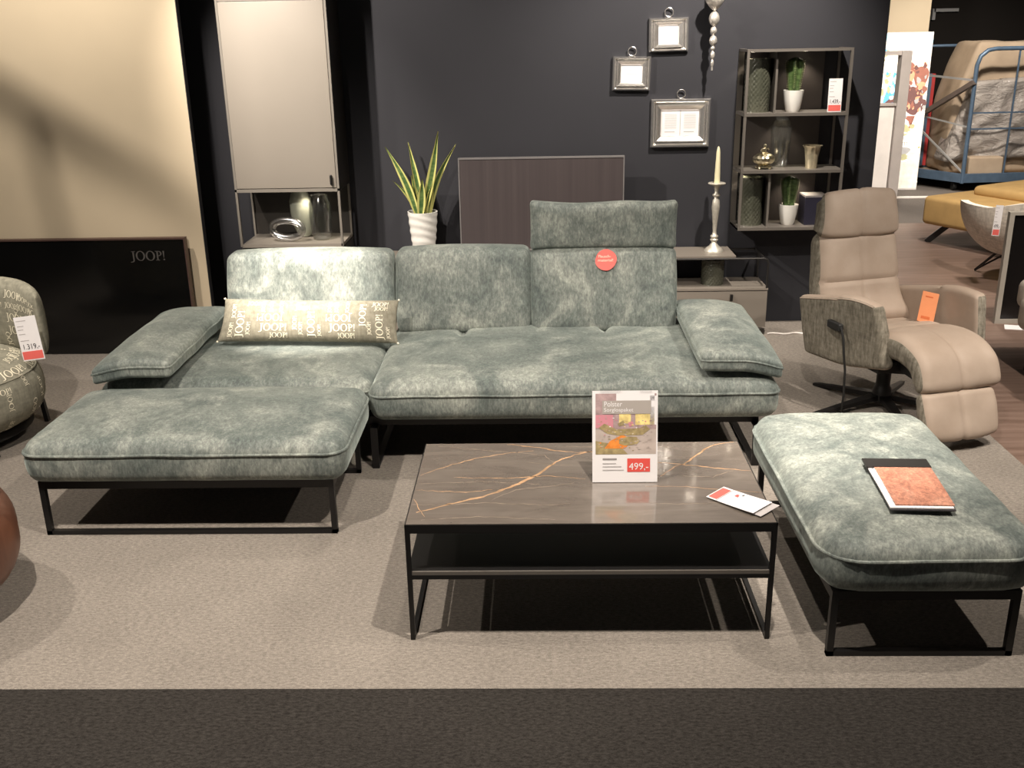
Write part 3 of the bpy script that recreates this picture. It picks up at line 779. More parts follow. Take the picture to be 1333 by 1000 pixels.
for s in (-1, 1):
    mb = MB()
    def fn(P, s=s):
        w = P.z/.18; v = P.y/.28
        y = P.y + .05*(-w)*(-1) * (v < 0) * 0
        y = P.y - (.035*(-w) if v < 0 else 0) + .02*w*(v > 0)
        z = P.z + (-P.y)*.20 - (.05*max(0, v)*max(0, -w))*(-1)
        if v < -.2 and w > 0: z -= .05*((-v-.2)/.8)**2*w
        x = P.x*(1-.0*w) + s*(.018*w) + s*.02*(1-v*v)*(P.x*s > 0)*.5
        return (x, y, z)
    def mfn(a, pos, s=s):
        if a == 0: return 1 if (pos == (s > 0)) else 0
        return 1 if a == 1 else 0
    AR = Matrix.Translation((.30 if s > 0 else -.252, .02, .432)) @ Matrix.Rotation(R(10), 4, 'Z')
    mb.rbox(0, 0, 0, .036, .28, .18, .030, 4, 14, 8, fn, mfn=mfn, mat=AR)
    o = mb.build('armrest', ['leather', 'textile'], rc, angle=60)
    mb = MB(); pts = []
    for k in range(17):
        y = -.26+.52*k/16; q = fn(Vector((s*.033, y, .166))); pts.append(tuple(AR @ Vector(q)))
    mb.tube(pts, .004, 6); mb.build('piping', 'leather', o)
    if s < 0: arm_l = o
# mechanism + base
mb = MB(); mb.box(-.20,.20,-.22,.20,.27,.32); mb.bar((-.06,-.20,.30),(-.06,-.44,.27),.03,.05); mb.bar((.1,-.20,.30),(.1,-.44,.27),.03,.05)
mb.tube([(-.1,-.02,.29),(-.09,-.03,.24),(-.02,-.02,.21),(.05,-.1,.22),(.06,-.2,.27)], .018, 8)
mb.build('mechanism', 'rubber', rc)
mb = MB(); mb.lathe([(.05,.03),(.052,.06),(.045,.10),(.036,.12),(.036,.28),(.07,.30)], 24); mb.build('column', 'black_metal', rc)
for k in range(5):
    a = R(200+72*k) - RZ; d = Vector((math.cos(a), math.sin(a), 0)); mb = MB(); n = Vector((-d.y, d.x, 0))
    pr = [(.02,.055,.075,.028),(.2,.042,.048,.022),(.40,.024,.020,.018),(.425,.018,.014,.014)]
    vv = []; ff = []
    for (r_, w_, zt, hh) in pr:
        for q in ((-1,0),(1,0),(1,1),(-1,1)): p = d*r_ + n*(q[0]*w_/2); vv.append((p.x, p.y, max(.001, zt-hh*(1-q[1]) )))
    for i in range(3):
        for j in range(4): ff.append((i*4+j, i*4+(j+1)%4, (i+1)*4+(j+1)%4, (i+1)*4+j))
    ff += [(3,2,1,0),(12,13,14,15)]
    mb.add(vv, ff); mb.build('base_foot', 'black_metal', rc, smooth=False)
# handset in its holder on the near arm, with its cable
hs = MB(); xh = -.318
hs.rbox(xh, -.0, .47, .014, .055, .020, .008, 2, 4, 2)
hs.box(xh-.010, xh+.016, -.025, .045, .452, .458)
hs.build('handset', 'rubber', rc)
mb = MB(); mb.tube([(xh,-.05,.475),(xh-.01,-.075,.465),(xh-.005,-.09,.42),(xh,-.095,.35),(xh+.02,-.09,.26),(xh+.04,-.07,.12),(xh+.05,-.05,.012),(xh+.12,-.02,.01)], .006, 8); mb.build('cable', 'rubber', rc)
# orange tag between seat and far arm
q = Matrix.Translation((RX, RY, 0)) @ Matrix.Rotation(RZ, 4, 'Z')
tg = thing('price_tag', 'orange price tag stuck between the recliner seat and its far armrest', 'price tag', tuple(q @ Vector((.16, -.02, .44))))
mb = MB(); TM = Matrix.Translation(q @ Vector((.175,-.045,.452))) @ Matrix.Rotation(R(5), 4, 'Z') @ Matrix.Rotation(R(14), 4, 'Y') @ Matrix.Rotation(R(-16), 4, 'X')
mb.box(-.045,.045,-.001,.001,0,.155, 0, TM); mb.box(-.028,.020,-.0022,-.001,.017,.03, 1, TM); mb.box(-.025,.015,-.0022,-.001,.128,.134, 1, TM)
mb.build('card', ['orange_card', 'orange_dark'], tg, smooth=False)

# ------------------------------------------------------------------ left: armchair, pouf, display panel
ac = thing('lounge_armchair', 'round grey armchair patterned with cream JOOP! lettering at the left edge', 'armchair', (-2.87, 4.62, 0))
SC = Vector((-2.885, 4.60, .262))
def ball(th, ph, off=0):
    a, b_, c = .415+off, .41+off, .205+off
    cp, sp = math.cos(ph), math.sin(ph)
    r = abs(cp)**.75; z = math.copysign(abs(sp)**.8, sp)
    return SC + Vector((a*r*math.cos(th), b_*r*math.sin(th), c*z))
mb = MB(); n1, n2 = 48, 24; vv = [tuple(ball(2*PI*i/n1, -PI/2+PI*j/n2)) for j in range(n2+1) for i in range(n1)]
ff = [(j*n1+i, j*n1+(i+1)%n1, (j+1)*n1+(i+1)%n1, (j+1)*n1+i) for j in range(n2) for i in range(n1)]
mb.add(vv, ff); rnd = random.Random(9)
th = R(-100); 
while th < R(40):
    ph = -.75
    while ph < 1.0:
        h_ = rnd.choice((.030,.036,.045)); ang = rnd.choice((0, PI/2, 0, -PI/2))
        t0 = th + rnd.uniform(-.03,.03); p0 = ph
        if ang == 0 and abs(ph) < .9:
            word_map(mb, 'JOOP!', h_, 0, 0, 0, lambda u, v: ball(t0+u/(.42*max(.4, math.cos(p0))), p0+v/.26, .0025), 1)
        elif ang > 0: word_map(mb, 'JOOP', h_*.8, 0, 0, ang, lambda u, v: ball(t0+u/.4, p0+v/.26, .0025), 1)
        else: word_map(mb, 'OOP!', h_*.7, 0, .10, ang, lambda u, v: ball(t0+u/.4, p0+v/.26, .0025), 1)
        ph += .30 if ang == 0 else .62
    th += .27
seat = mb.build('seat', ['letter_fabric_grey', 'cream_letter'], ac)
mb = MB(); pts = [tuple(ball(2*PI*i/60, .42, .002)) for i in range(60)]; mb.tube(pts, .004, 6, True); mb.build('piping', 'letter_fabric_grey', seat)
# backrest pad curving round the seat
def bpad(u, v, side=1, off=0):
    """u angle along (-1..1), v height (-1..1)"""
    a = R(90) + u*R(62); rad = .47
    t = ((1-abs(u)**3.2)*(1-abs(v)**3.0)); t = max(0, t)**.5
    rr = rad - side*(.062*t+off)
    z = .560 + .200*v*(1-.28*abs(u)**3) + .0*u
    return Vector((-2.87 + rr*math.cos(a), 4.50 + rr*math.sin(a), z))
mb = MB(); nu, nv = 40, 20
for side in (1, -1):
    vv = [tuple(bpad(math.sin((i/nu*2-1)*PI/2), math.sin((j/nv*2-1)*PI/2), side)) for j in range(nv+1) for i in range(nu+1)]
    ff = []
    for j in range(nv):
        for i in range(nu):
            k = j*(nu+1)+i; qd = (k, k+1, k+nu+2, k+nu+1); ff.append(qd[::-1] if side < 0 else qd)
    mb.add(vv, ff)
rnd = random.Random(3)
for u0 in (-.86,-.62,-.40,-.15,.1):
    for v0 in (-.75,-.40,-.05,.3,.58):
        h_ = rnd.choice((.030,.038,.045)); ang = rnd.choice((0, PI/2))
        if ang: h_ *= .7
        if v0 > .2: ang = 0
        word_map(mb, 'JOOP!' if ang == 0 else 'JOO', h_, 0, 0, ang, lambda u, v: bpad(max(-.97, min(.97, u0-(u)/.48)), max(-.97, min(.97, v0+v/.215)), 1, .0025), 1)
bk = mb.build('backrest', ['letter_fabric_grey', 'cream_letter'], ac)
mb = MB(); mb.lathe([(.30,.05),(.33,.07),(.30,.09)], 32, (-2.88,4.60,0)); mb.build('base_ring', 'black_metal', ac)
for x, y, x2, y2 in ((-2.585,4.87,-2.62,4.86),(-2.60,4.38,-2.66,4.42),(-3.15,4.87,-3.12,4.86),(-3.15,4.38,-3.1,4.42)):
    mb = MB(); mb.bar((x,y,0),(x2,y2,.10 if y < 4.6 else .46),.022,.022); mb.build('leg', 'black_metal', ac, smooth=False)
def price_card(name, loc, rx, ry, rz, w, h, label, txt, group=None):
    t = thing(name, label, 'price tag', loc, 0, group); Q = Matrix.Translation(loc) @ Matrix.Rotation(rz, 4, 'Z') @ Matrix.Rotation(ry, 4, 'Y') @ Matrix.Rotation(rx, 4, 'X')
    mb = MB(); mb.box(-w/2, w/2, -.001, .001, 0, h, 0, Q); mb.box(-w/2+.004, w/2-.004, -.0022, -.001, .006, h*.21, 1, Q)
    for k, (a, b_) in enumerate(((.90,.45),(.78,.3),(.70,.25),(.60,.30),(.45,.4))): mb.box(-w*.42, -w*.42+w*b_, -.0018, -.001, h*a, h*a+.0035, 2, Q)
    X = Q.to_3x3() @ Vector((1,0,0)); Z = Q.to_3x3() @ Vector((0,0,1))
    place_text(mb, txt, h*.17, Q @ Vector((-w*.40, -.0024, h*.26)), X, Z, 3, w*.80)
    mb.build('card', ['paper', 'pink_red', 'paper_grey', 'print_black'], t, smooth=False); return t
price_card('price_tag', (-2.44, 4.58, .430), R(-6), R(-7), 0, .108, .215, 'white and red price tag reading 1.319 hanging on the patterned armchair', '1.319,-')

pf_ = thing('pouf', 'round brown leather pouf cut off by the left edge of the photo', 'pouf', (-2.20, 3.02, 0))
mb = MB(); pr = []
for k in range(25):
    a = -PI/2+PI*k/24; r_ = .375*abs(math.cos(a))**.55; z = .255+.225*math.copysign(abs(math.sin(a))**.9, math.sin(a)); pr.append((r_, z))
mb.lathe(pr, 48, (-2.20,3.02,0), lambda r,z,t: r*(1-.012*abs(math.cos(6*t))**20)); body = mb.build('body', 'brown_leather', pf_)
mb = MB(); pts = [( -2.20+.33*math.cos(2*PI*i/48), 3.02+.33*math.sin(2*PI*i/48), .415) for i in range(48)]; mb.tube(pts, .005, 6, True); mb.build('piping', 'brown_leather', body)
mb = MB(); mb.lathe([(.26,0),(.27,.01),(.27,.035)], 32, (-2.20,3.02,0)); mb.build('base', 'rubber', pf_)

dp = thing('display_panel', 'wide glossy black panel with JOOP! logo leaning on the cream wall', 'panel', (-2.9, 6.04, 0))
mb = MB(); mb.box(-3.75, -2.158, 6.03, 6.065, .005, .728); mb.build('panel', 'black_glass', dp, smooth=False)
mb = MB(); b = .008
mb.box(-3.75-b, -2.158+b, 6.024, 6.07, .728, .728+.010); mb.box(-2.158, -2.158+b, 6.024, 6.07, 0, .728); mb.box(-3.75-b, -3.75, 6.024, 6.07, 0, .728)
mb.build('frame', plain('bronze_frame', (.11,.065,.055), .4, .4), dp, smooth=False)
mb = MB(); word_map(mb, 'JOOP!', .058, -2.497, .600, 0, lambda u, v: Vector((u, 6.0285, v))); mb.build('logo', 'logo_grey', dp, smooth=False)

# ------------------------------------------------------------------ tall cabinet
cb = thing('tall_cabinet', 'tall cabinet with satin greige door above an open niche, against the dark wall', 'cabinet', (-1.55, 6.43, 0))
CX0, CX1, CY0, CY1 = -1.875, -1.222, 6.25, 6.615
mb = MB(); t = .016
mb.box(CX1-t, CX1, CY0+.018, CY1, .985, 2.35); mb.box(CX0, CX0+t, CY0+.018, CY1, .985, 2.35)
mb.box(CX0, CX1, CY0+.018, CY1, 2.33, 2.35); mb.box(CX0, CX1, CY0+.0, CY1, .975, .990); mb.box(CX0+t, CX1-t, CY1-.02, CY1, .99, 2.33)
mb.box(CX0, CX1, CY0+.02, CY1, .05, .62); mb.box(CX0+.004, CX1-.004, CY1-.012, CY1, .62, .98)
mb.build('carcass', 'dark_carcass', cb, smooth=False)
mb = MB()
for x in (CX0, CX1-.014): mb.box(x, x+.014, CY0, CY0+.018, .63, 2.35)
for x in (CX0, CX1-.012): mb.box(x, x+.012, CY1-.03, CY1-.014, .63, .985)
mb.box(CX0+.012, CX1-.012, CY0-.003, CY0+.018, .972, .992)
mb.box(CX0+.012, CX1-.012, CY0, CY0+.018, 2.085, 2.10)
mb.build('frame', plain('cabinet_frame', (.19,.172,.150), .4, .1), cb, smooth=False)
mb = MB(); mb.rbox((CX0+CX1)/2, CY0+.006, (1.002+2.075)/2, (CX1-CX0)/2-.0155, .010, (2.082-.995)/2, .003, 2, 1, 2); dr = mb.build('door', 'grey_lacquer', cb)
mb = MB(); mb.rbox(CX1-.045, CY0-.016, 1.045, .006, .010, .030, .004, 1, 1, 2); mb.build('handle', 'black_metal', dr)
mb = MB(); mb.box(CX0+.012, CX1-.004, CY0, CY1-.012, .625, .645); mb.build('niche_shelf', 'grey_lacquer', cb, smooth=False)
mb = MB(); mb.box(CX0+.015, CX1-.015, CY0+.002, CY0+.02, .36, .612); mb.build('drawer', 'grey_lacquer', cb, smooth=False)
mb = MB(); mb.box(CX0+.015, CX1-.015, CY0+.002, CY0+.02, .08, .350); mb.build('drawer', 'grey_lacquer', cb, smooth=False)
# glass vases in the niche
def lathe_glass(prof, th):
    inner = [(max(.0, r-th), z+(th if i == 0 else 0)) for i, (r, z) in enumerate(prof)]
    return prof, inner
def glass_vase(name, label, c, prof, th, mat='thin_glass', cat='vase', group=None, fn=None, n=40):
    mb = MB(); pr = list(prof) + [(max(.0005, r-th), z) for r, z in prof[::-1]]
    pr[len(prof)*2-1] = (0, prof[0][1]+th); pr.insert(0, (0, prof[0][1]))
    pr = [p for p in pr]
    # keep the inner floor above the outer one
    pr = [pr[0]] + list(prof) + [(max(.0005, r-th), max(z, prof[0][1]+th)) for r, z in prof[::-1]] + [(0, prof[0][1]+th)]
    mb.lathe(pr, n, c, fn)
    return tag(mb.build(name, mat, origin=c), label, cat, group)
glass_vase('glass_vase', 'taller clear bubbled glass vase in the cabinet niche', (-1.385, 6.40, .646), [(.045,0),(.060,.01),(.068,.06),(.074,.15),(.070,.23),(.055,.275),(.050,.285)], .005)
# pale tilted oval glass behind the ring vase
mb = MB()
Q = Matrix.Translation((-1.515, 6.50, .646)) @ Matrix.Rotation(R(-4), 4, 'Y')
pr = [(0,0),(.035,.0),(.052,.03),(.068,.09),(.074,.16),(.070,.23),(.055,.28),(.035,.305),(.030,.303),(.05,.275),(.064,.225),(.068,.16),(.062,.09),(.046,.035),(.0,.02)]
mb.lathe(pr, 40, (0,0,.004), mat=Q)
tag(mb.build('glass_vase', plain('milky_glass', (.66,.69,.58), .12, 0, .6, .05, 8, **{'Transmission Weight': .35}), origin=(-1.515,6.50,.646)), 'milky green tinted glass vase in the cabinet niche behind the ring-shaped one', 'vase')
# ring-shaped vase
mb = MB(); pts = []
for k in range(48):
    t = 2*PI*k/48; pts.append((-1.590+.100*math.copysign(abs(math.cos(t))**.85, math.cos(t)), 6.33-.02*math.cos(t), .645+.080+.055*math.sin(t)))
mb.tube(pts, .023, 16, True)
tag(mb.build('ring_vase', 'ring_glass', origin=(-1.585,6.33,.645)), 'low ring-shaped clear glass vase lying in the cabinet niche', 'vase')

# ------------------------------------------------------------------ lowboard
lb = thing('lowboard', 'low greige sideboard with raised metal frame top running behind the sofa', 'sideboard', (.14, 6.45, 0))
LX0, LX1, LY0, LY1 = -1.18, 1.472, 6.285, 6.60
mb = MB(); mb.box(LX0, LX1-.004, LY0+.02, LY1, .05, .300); mb.box(LX0+.05, LX1-.05, LY0+.05, LY1-.02, 0, .05); mb.build('carcass', 'dark_carcass', lb, smooth=False)
mb = MB(); mb.box(LX0, LX1, LY0, LY1, .300, .313); mb.build('worktop', 'greige', lb, smooth=False)
n = 4; wd = (LX1-LX0)/n
for k in range(n):
    mb = MB(); mb.box(LX0+k*wd+.003, LX0+(k+1)*wd-.003, LY0+.002, LY0+.02, .055, .294); d = mb.build('drawer', 'greige', lb, smooth=False)
    mb = MB(); x = LX0+(k+.5)*wd + (.10 if k == 3 else 0); mb.box(x-.008, x+.008, LY0-.014, LY0+.002, .235, .275); mb.build('handle', 'black_metal', d, smooth=False)
mb = MB(); r_ = .007
for y in (LY0+.008, LY1-.008):
    mb.tube([(LX1-.008,y,.313),(LX1-.008,y,.475),(LX1-.016,y,.497),(LX1-.04,y,.505),(LX0,y,.505)], r_, 8)
for x in (LX1-.03,): mb.tube([(x,LY0+.008,.502),(x,LY1-.008,.502)], r_, 8)
mb.build('top_frame', 'dark_metal', lb)
mb = MB(); mb.box(LX0, 1.258, LY0+.01, LY1-.004, .505, .522); mb.build('top_shelf', 'greige', lb, smooth=False)
# quilted vases
def quilt(c, r, h, name, label, group=None, taper=0):
    mb = MB(); n = 72; m_ = 40; pr = [(0,0)] + [(r*(1-taper*(i/m_)), h*i/m_) for i in range(m_+1)] + [(r-.006, h), (r-.006, .01), (0,.01)]
    def fn(q, z, t):
        if q < r*.9*(1-taper) or q < r-.0055: return q
        k = 10; a = (t*k/(2*PI)*2 + z/.032); b_ = (t*k/(2*PI)*2 - z/.032)
        g = min(abs((a % 1)-.5), abs((b_ % 1)-.5)) ; return q + .007*min(1, g*4)
    mb.lathe(pr, n, c, fn); return tag(mb.build(name, 'quilted', origin=c, angle=70), label, 'vase', group)
quilt((1.138, 6.43, .313), .066, .165, 'quilted_vase', 'small dark quilted glass vase under the sideboard top, below the candlestick')
# TV
tv = thing('television', 'dark television with thin silver rim standing on the sideboard behind the sofa', 'television', (.03, 6.45, .522))
mb = MB(); mb.box(-.488, .548, 6.440, 6.445, .556, 1.130); mb.build('screen', 'tv_screen', tv, smooth=False)
mb = MB(); mb.box(-.495, .555, 6.445, 6.485, .545, 1.138); mb.box(-.495, .555, 6.437, 6.445, 1.130, 1.140); mb.box(-.495, -.488, 6.437, 6.445, .545, 1.13); mb.box(.548, .555, 6.437, 6.445, .545, 1.13); mb.box(-.495, .555, 6.437, 6.445, .545, .556)
mb.build('casing', plain('tv_rim', (.34,.32,.32), .35, .5), tv, smooth=False)
for x in (-.35, .40):
    mb = MB(); mb.box(x-.09, x+.09, 6.38, 6.54, .522, .528); mb.box(x-.015, x+.015, 6.45, 6.475, .528, .56); mb.build('foot', 'black_metal', tv, smooth=False)
# snake plant
pl = thing('snake_plant', 'snake plant with yellow-edged leaves in a white wavy-striped pot', 'plant', (-.735, 6.45, .522))
mb = MB(); pr = [(0,0)]+[(.066+.030*(i/30)**.8, .285*i/30) for i in range(31)]+[(.088,.285),(.084,.25),(0,.25)]
mb.lathe(pr, 64, (-.735,6.45,.522), lambda r,z,t: r + (.0022*math.sin(z*120+ t*2 + 1.2*math.sin(t*2+z*10)) if r > .065 and z < .27 else 0))
mb.build('pot', 'white_ceramic', pl, angle=60)
mb = MB(); mb.lathe([(0,.262),(.05,.262),(.086,.258)], 24, (-.735,6.45,.522)); mb.build('soil', plain('soil', (.03,.02,.015), .9), pl)
def leaf(base, tip, w, bend, twist):
    w *= 1.2
    base = Vector(base); tip = Vector(tip); n = 16; L = (tip-base); mb = MB(); vv = []; at = []
    side0 = Vector((math.cos(twist), math.sin(twist), 0)); out = Vector((L.x, L.y, 0))
    for i in range(n+1):
        t = i/n; c = base + L*t + Vector((-L.x, -L.y, 0))*bend*math.sin(PI*t)*.5
        ww = w*(.55+.45*math.sin(PI*min(1, t*1.15)**.9 if t < .87 else PI*.97))*(1-t**5)**.5*(1 if t < .6 else 1-((t-.6)/.4)**2*.75) + .001
        nrm = side0.cross(Vector((0,0,1)))
        for j, u in enumerate((-1,-.62,-.3,0,.3,.62,1)):
            p = c + side0*u*ww + nrm*(.010*(u*u-.4)); vv.append(tuple(p)); at.append(abs(u))
    for i in range(n+1):
        for j, u in enumerate((-1,-.62,-.3,0,.3,.62,1)):
            nrm = side0.cross(Vector((0,0,1))); p = Vector(vv[i*7+j]) - nrm*.0025; vv.append(tuple(p)); at.append(abs(u))
    m_ = (n+1)*7; ff = []
    for i in range(n):
        for j in range(6):
            a = i*7+j; ff += [(a,a+1,a+8,a+7),(m_+a,m_+a+7,m_+a+8,m_+a+1)]
        ff += [(i*7, i*7+7, m_+i*7+7, m_+i*7), (i*7+6, m_+i*7+6, m_+i*7+13, i*7+13)]
    mb.add(vv, ff); mb.attr['edge'] = at; return mb.build('leaf', 'snake_leaf', pl, angle=80)
bx, by, bz = -.735, 6.45, .78
for dx, dy, tx, ty, tz, w, be, tw in ((-.035,0,-.955,6.47,1.215,.021,.25,.1),(.0,.02,-.815,6.52,1.235,.017,.1,.4),(.005,-.01,-.608,6.40,1.310,.022,-.1,-.15),(.04,0,-.505,6.44,1.225,.018,.35,.3),
                                   (-.04,.02,-.915,6.45,1.005,.014,.4,.2),(-.01,-.03,-.72,6.40,1.02,.022,.0,.0),(.03,.0,-.655,6.42,1.00,.020,.2,.5),(-.02,.03,-.80,6.5,1.03,.016,.1,-.2),(.02,.03,-.60,6.48,1.06,.016,.3,.2)):
    leaf((bx+dx, by+dy, bz), (tx, ty, tz), w, be, tw)
# candlestick
cs = thing('candlestick', 'tall silver candlestick with ivory candle on the sideboard', 'candlestick', (1.140, 6.44, .522))
c0 = (1.140, 6.44, .522)
mb = MB(); mb.lathe([(0,0),(.062,0),(.062,.008),(.052,.022),(.030,.040),(.020,.055),(.016,.065),(.024,.073),(.026,.080),(.018,.088),(.025,.096),(.025,.104),(.014,.112),(.012,.13),(.015,.18),(.021,.24),(.026,.29),(.022,.33),(.014,.345),(.013,.352),(.025,.360),(.025,.368),(.013,.376),(.012,.395),(.018,.415),(.030,.425),(.054,.433),(.056,.438),(.050,.442),(.014,.440),(0,.440)], 40, c0)
mb.build('holder', 'candle_silver', cs, angle=60)
mb = MB(); mb.lathe([(0,.438),(.018,.438),(.017,.50),(.012,.63),(.008,.655),(.003,.665),(0,.666)], 20, c0); mb.build('candle', 'wax', cs)

# ------------------------------------------------------------------ wall shelf
sh = thing('wall_shelf', 'grey metal wall shelf with three open levels on the dark wall', 'shelf', (1.58, 6.49, .675))
SX0, SX1, SY0, SY1 = 1.268, 1.900, 6.35, 6.618
mb = MB(); b = .016
for x in (SX0, SX1-b):
    mb.box(x, x+b, SY0, SY0+b, .672, 1.762); mb.box(x, x+b*2.2 if x < 1.5 else x+b, SY1-.006, SY1, .672, 1.762)
    mb.box(x, x+b, SY0+b, SY1-.006, 1.748, 1.762); mb.box(x, x+b, SY0+b, SY1-.006, .672, .686)
mb.box(SX0+b, SX1-b, SY0, SY0+b, 1.746, 1.762)
mb.build('frame', 'grey_frame', sh, smooth=False)
for z in (.672, 1.028, 1.372):
    mb = MB(); mb.box(SX0+(b if 0 else .0), SX1, SY0-.001, SY1-.007, z, z+.018); mb.build('shelf_board', 'grey_frame', sh, smooth=False)
mb = MB(); mb.box(SX0+b, SX1-b, SY0+b, SY1-.007, 1.748, 1.758); mb.build('top_board', 'dark_carcass', sh, smooth=False)
mb = MB(); mb.box(SX0+.07, SX1-.10, SY1-.012, SY1-.006, .69, 1.746); mb.build('back_panel', plain('shelf_back', (.060,.050,.048), .6), sh, smooth=False)
for z0, z1 in ((.690, 1.028), (1.390, 1.747)):
    mb = MB(); mb.box(1.450, 1.462, SY0+.03, SY1-.013, z0, z1); dv = mb.build('divider', 'dark_carcass', sh, smooth=False)
    mb = MB(); mb.box(1.4495, 1.4625, SY0+.024, SY0+.03, z0, z1 if z0 < 1 else z0+.255); mb.build('edge_strip', 'grey_frame', dv, smooth=False)
for x, z in ((1.33, 1.742), (1.655, 1.742), (1.55, 1.367), (1.33, 1.023), (1.655, 1.023), (-1.44, .968)):
    mb = MB(); mb.lathe([(0,0),(.014,0),(.014,.005),(0,.005)], 16, (x, 6.52 if x > 0 else 6.40, z)); mb.build('spotlight', 'lamp_glow', sh if x > 0 else cb)
    L = bpy.data.lights.new('shelf_spot', 'SPOT'); L.energy = 1.6; L.spot_size = R(110); L.spot_blend = .7; L.shadow_soft_size = .012; L.color = (1,.86,.66)
    lo = bpy.data.objects.new('shelf_spot', L); C.objects.link(lo); lo.location = (x, 6.52 if x > 0 else 6.40, z-.008)
quilt((1.368, 6.49, 1.390), .072, .315, 'quilted_vase', 'tall dark quilted glass vase at the left of the top shelf level')
quilt((1.368, 6.49, .690), .072, .300, 'quilted_vase', 'tall dark quilted glass vase at the left of the bottom shelf level')
def cactus(x, y, z, label, hh):
    t = thing('potted_cactus', label, 'plant', (x, y, z))
    mb = MB(); mb.lathe([(0,0),(.038,0),(.046,.02),(.056,.07),(.061,.115),(.062,.128),(.056,.128),(.050,.118),(0,.115)], 32, (x,y,z)); mb.build('pot', 'white_ceramic', t)
    mb = MB(); n = 48; prof = [(0,0)]+[(.032+.016*math.sin(PI*(i/20)**1.6*.75)*1.0 if i < 17 else .046*math.sqrt(max(0,1-((i-17)/3.2)**2)), hh*i/20) for i in range(21)]+[(0,hh+.004)]
    mb.lathe(prof, n, (x,y,z+.112), lambda r,z_,a: r*(1+.13*math.cos(7*a)))
    for k in range(7):
        a = 2*PI*k/7
        for i in range(3, 19):
            r_ = prof[i][0]*1.13+.001; zz = z+.112+hh*i/20
            p = Vector((x+r_*math.cos(a), y+r_*math.sin(a), zz)); o_ = Vector((math.cos(a), math.sin(a), .2))*.007
            for da in (-.6, 0, .6):
                q_ = Matrix.Rotation(da, 3, 'Z') @ o_; mb.bar(p, p+q_, .0016, .0016, 1)
    mb.build('stem', ['cactus', 'cactus_pale'], t, angle=70)
cactus(1.585, 6.46, 1.390, 'green cactus in a white pot on the top shelf level', .205)
cactus(1.605, 6.46, .690, 'green cactus in a white pot on the bottom shelf level', .190)
glass_vase('glass_jar', 'tall clear glass jar behind the lidded silver bowl on the middle shelf level', (1.545, 6.535, 1.046), [(.048,0),(.052,.01),(.058,.08),(.064,.16),(.066,.24),(.058,.275),(.045,.29),(.045,.305)], .0045, cat='jar')
glass_vase('tumbler_vase', 'small champagne glass vase with beaded rim on the middle shelf level', (1.722, 6.44, 1.046), [(.034,0),(.036,.02),(.042,.08),(.048,.125),(.062,.140)], .004, mat=plain('champagne_glass', (.72,.64,.46), .22, .65, .5, .15, 40), fn=lambda r,z,t: r*(1+(.05*math.sin(12*t) if z > .12 else .015*math.sin(12*t))))
# lidded bowl with figure
bw = thing('lidded_bowl', 'silver lidded bowl with cherub figure on the middle shelf level', 'bowl', (1.425, 6.44, 1.046)); c1 = (1.425, 6.44, 1.046)
mb = MB(); mb.lathe([(0,.012),(.03,.012),(.028,.020),(.036,.026),(.058,.040),(.067,.055),(.066,.068)], 48, c1, lambda r,z,t: r*(1+.05*math.cos(10*t)))
mb.build('bowl', 'champagne', bw)
mb = MB()
for k in range(4):
    a = PI/4+k*PI/2; mb.lathe([(0,0),(.009,.002),(.011,.009),(.006,.016),(0,.018)], 10, (c1[0]+.045*math.cos(a), c1[1]+.045*math.sin(a), c1[2]))
mb.lathe([(.02,.008),(.05,.010),(.05,.015),(.02,.017)], 32, c1, lambda r,z,t: r*(1+.06*math.cos(8*t))); mb.build('foot', 'champagne', bw)
mb = MB(); mb.lathe([(.067,.068),(.062,.078),(.048,.088),(.028,.096),(.016,.098),(0,.099)], 48, c1, lambda r,z,t: r*(1+.05*math.cos(10*t))); ld = mb.build('lid', 'champagne', bw)
mb = MB(); mb.rbox(c1[0], c1[1], c1[2]+.113, .013, .011, .018, .009, 3, 3, 3); mb.rbox(c1[0]+.002, c1[1]-.002, c1[2]+.141, .010, .010, .011, .009, 3, 3, 3)
mb.tube([(c1[0]-.012,c1[1],c1[2]+.122),(c1[0]-.022,c1[1]-.006,c1[2]+.112),(c1[0]-.018,c1[1]-.014,c1[2]+.104)], .004, 8)
mb.tube([(c1[0]+.012,c1[1],c1[2]+.122),(c1[0]+.022,c1[1]-.006,c1[2]+.126),(c1[0]+.026,c1[1]-.010,c1[2]+.118)], .004, 8)
mb.tube([(c1[0]-.006,c1[1],c1[2]+.10),(c1[0]-.014,c1[1]-.016,c1[2]+.101),(c1[0]-.012,c1[1]-.022,c1[2]+.096)], .005, 8)
mb.tube([(c1[0]+.006,c1[1],c1[2]+.10),(c1[0]+.014,c1[1]-.016,c1[2]+.101),(c1[0]+.016,c1[1]-.022,c1[2]+.096)], .005, 8)
mb.build('figure', 'champagne', ld)
price_card('price_tag', (1.815, 6.365, 1.391), R(-3), 0, 0, .082, .195, 'white and red price tag standing at the right of the top shelf level', '1.439,-')
# box on the bottom level
mb = MB(); mb.box(1.70, 1.84, 6.42, 6.58, .690, .865, 0); mb.box(1.70, 1.84, 6.42, 6.58, .865, .875, 1); tag(mb.build('box', ['purple_box', 'paper_grey'], smooth=False, origin=(1.77,6.5,.690)), 'dark violet box behind the recliner headrest on the bottom shelf level', 'box')

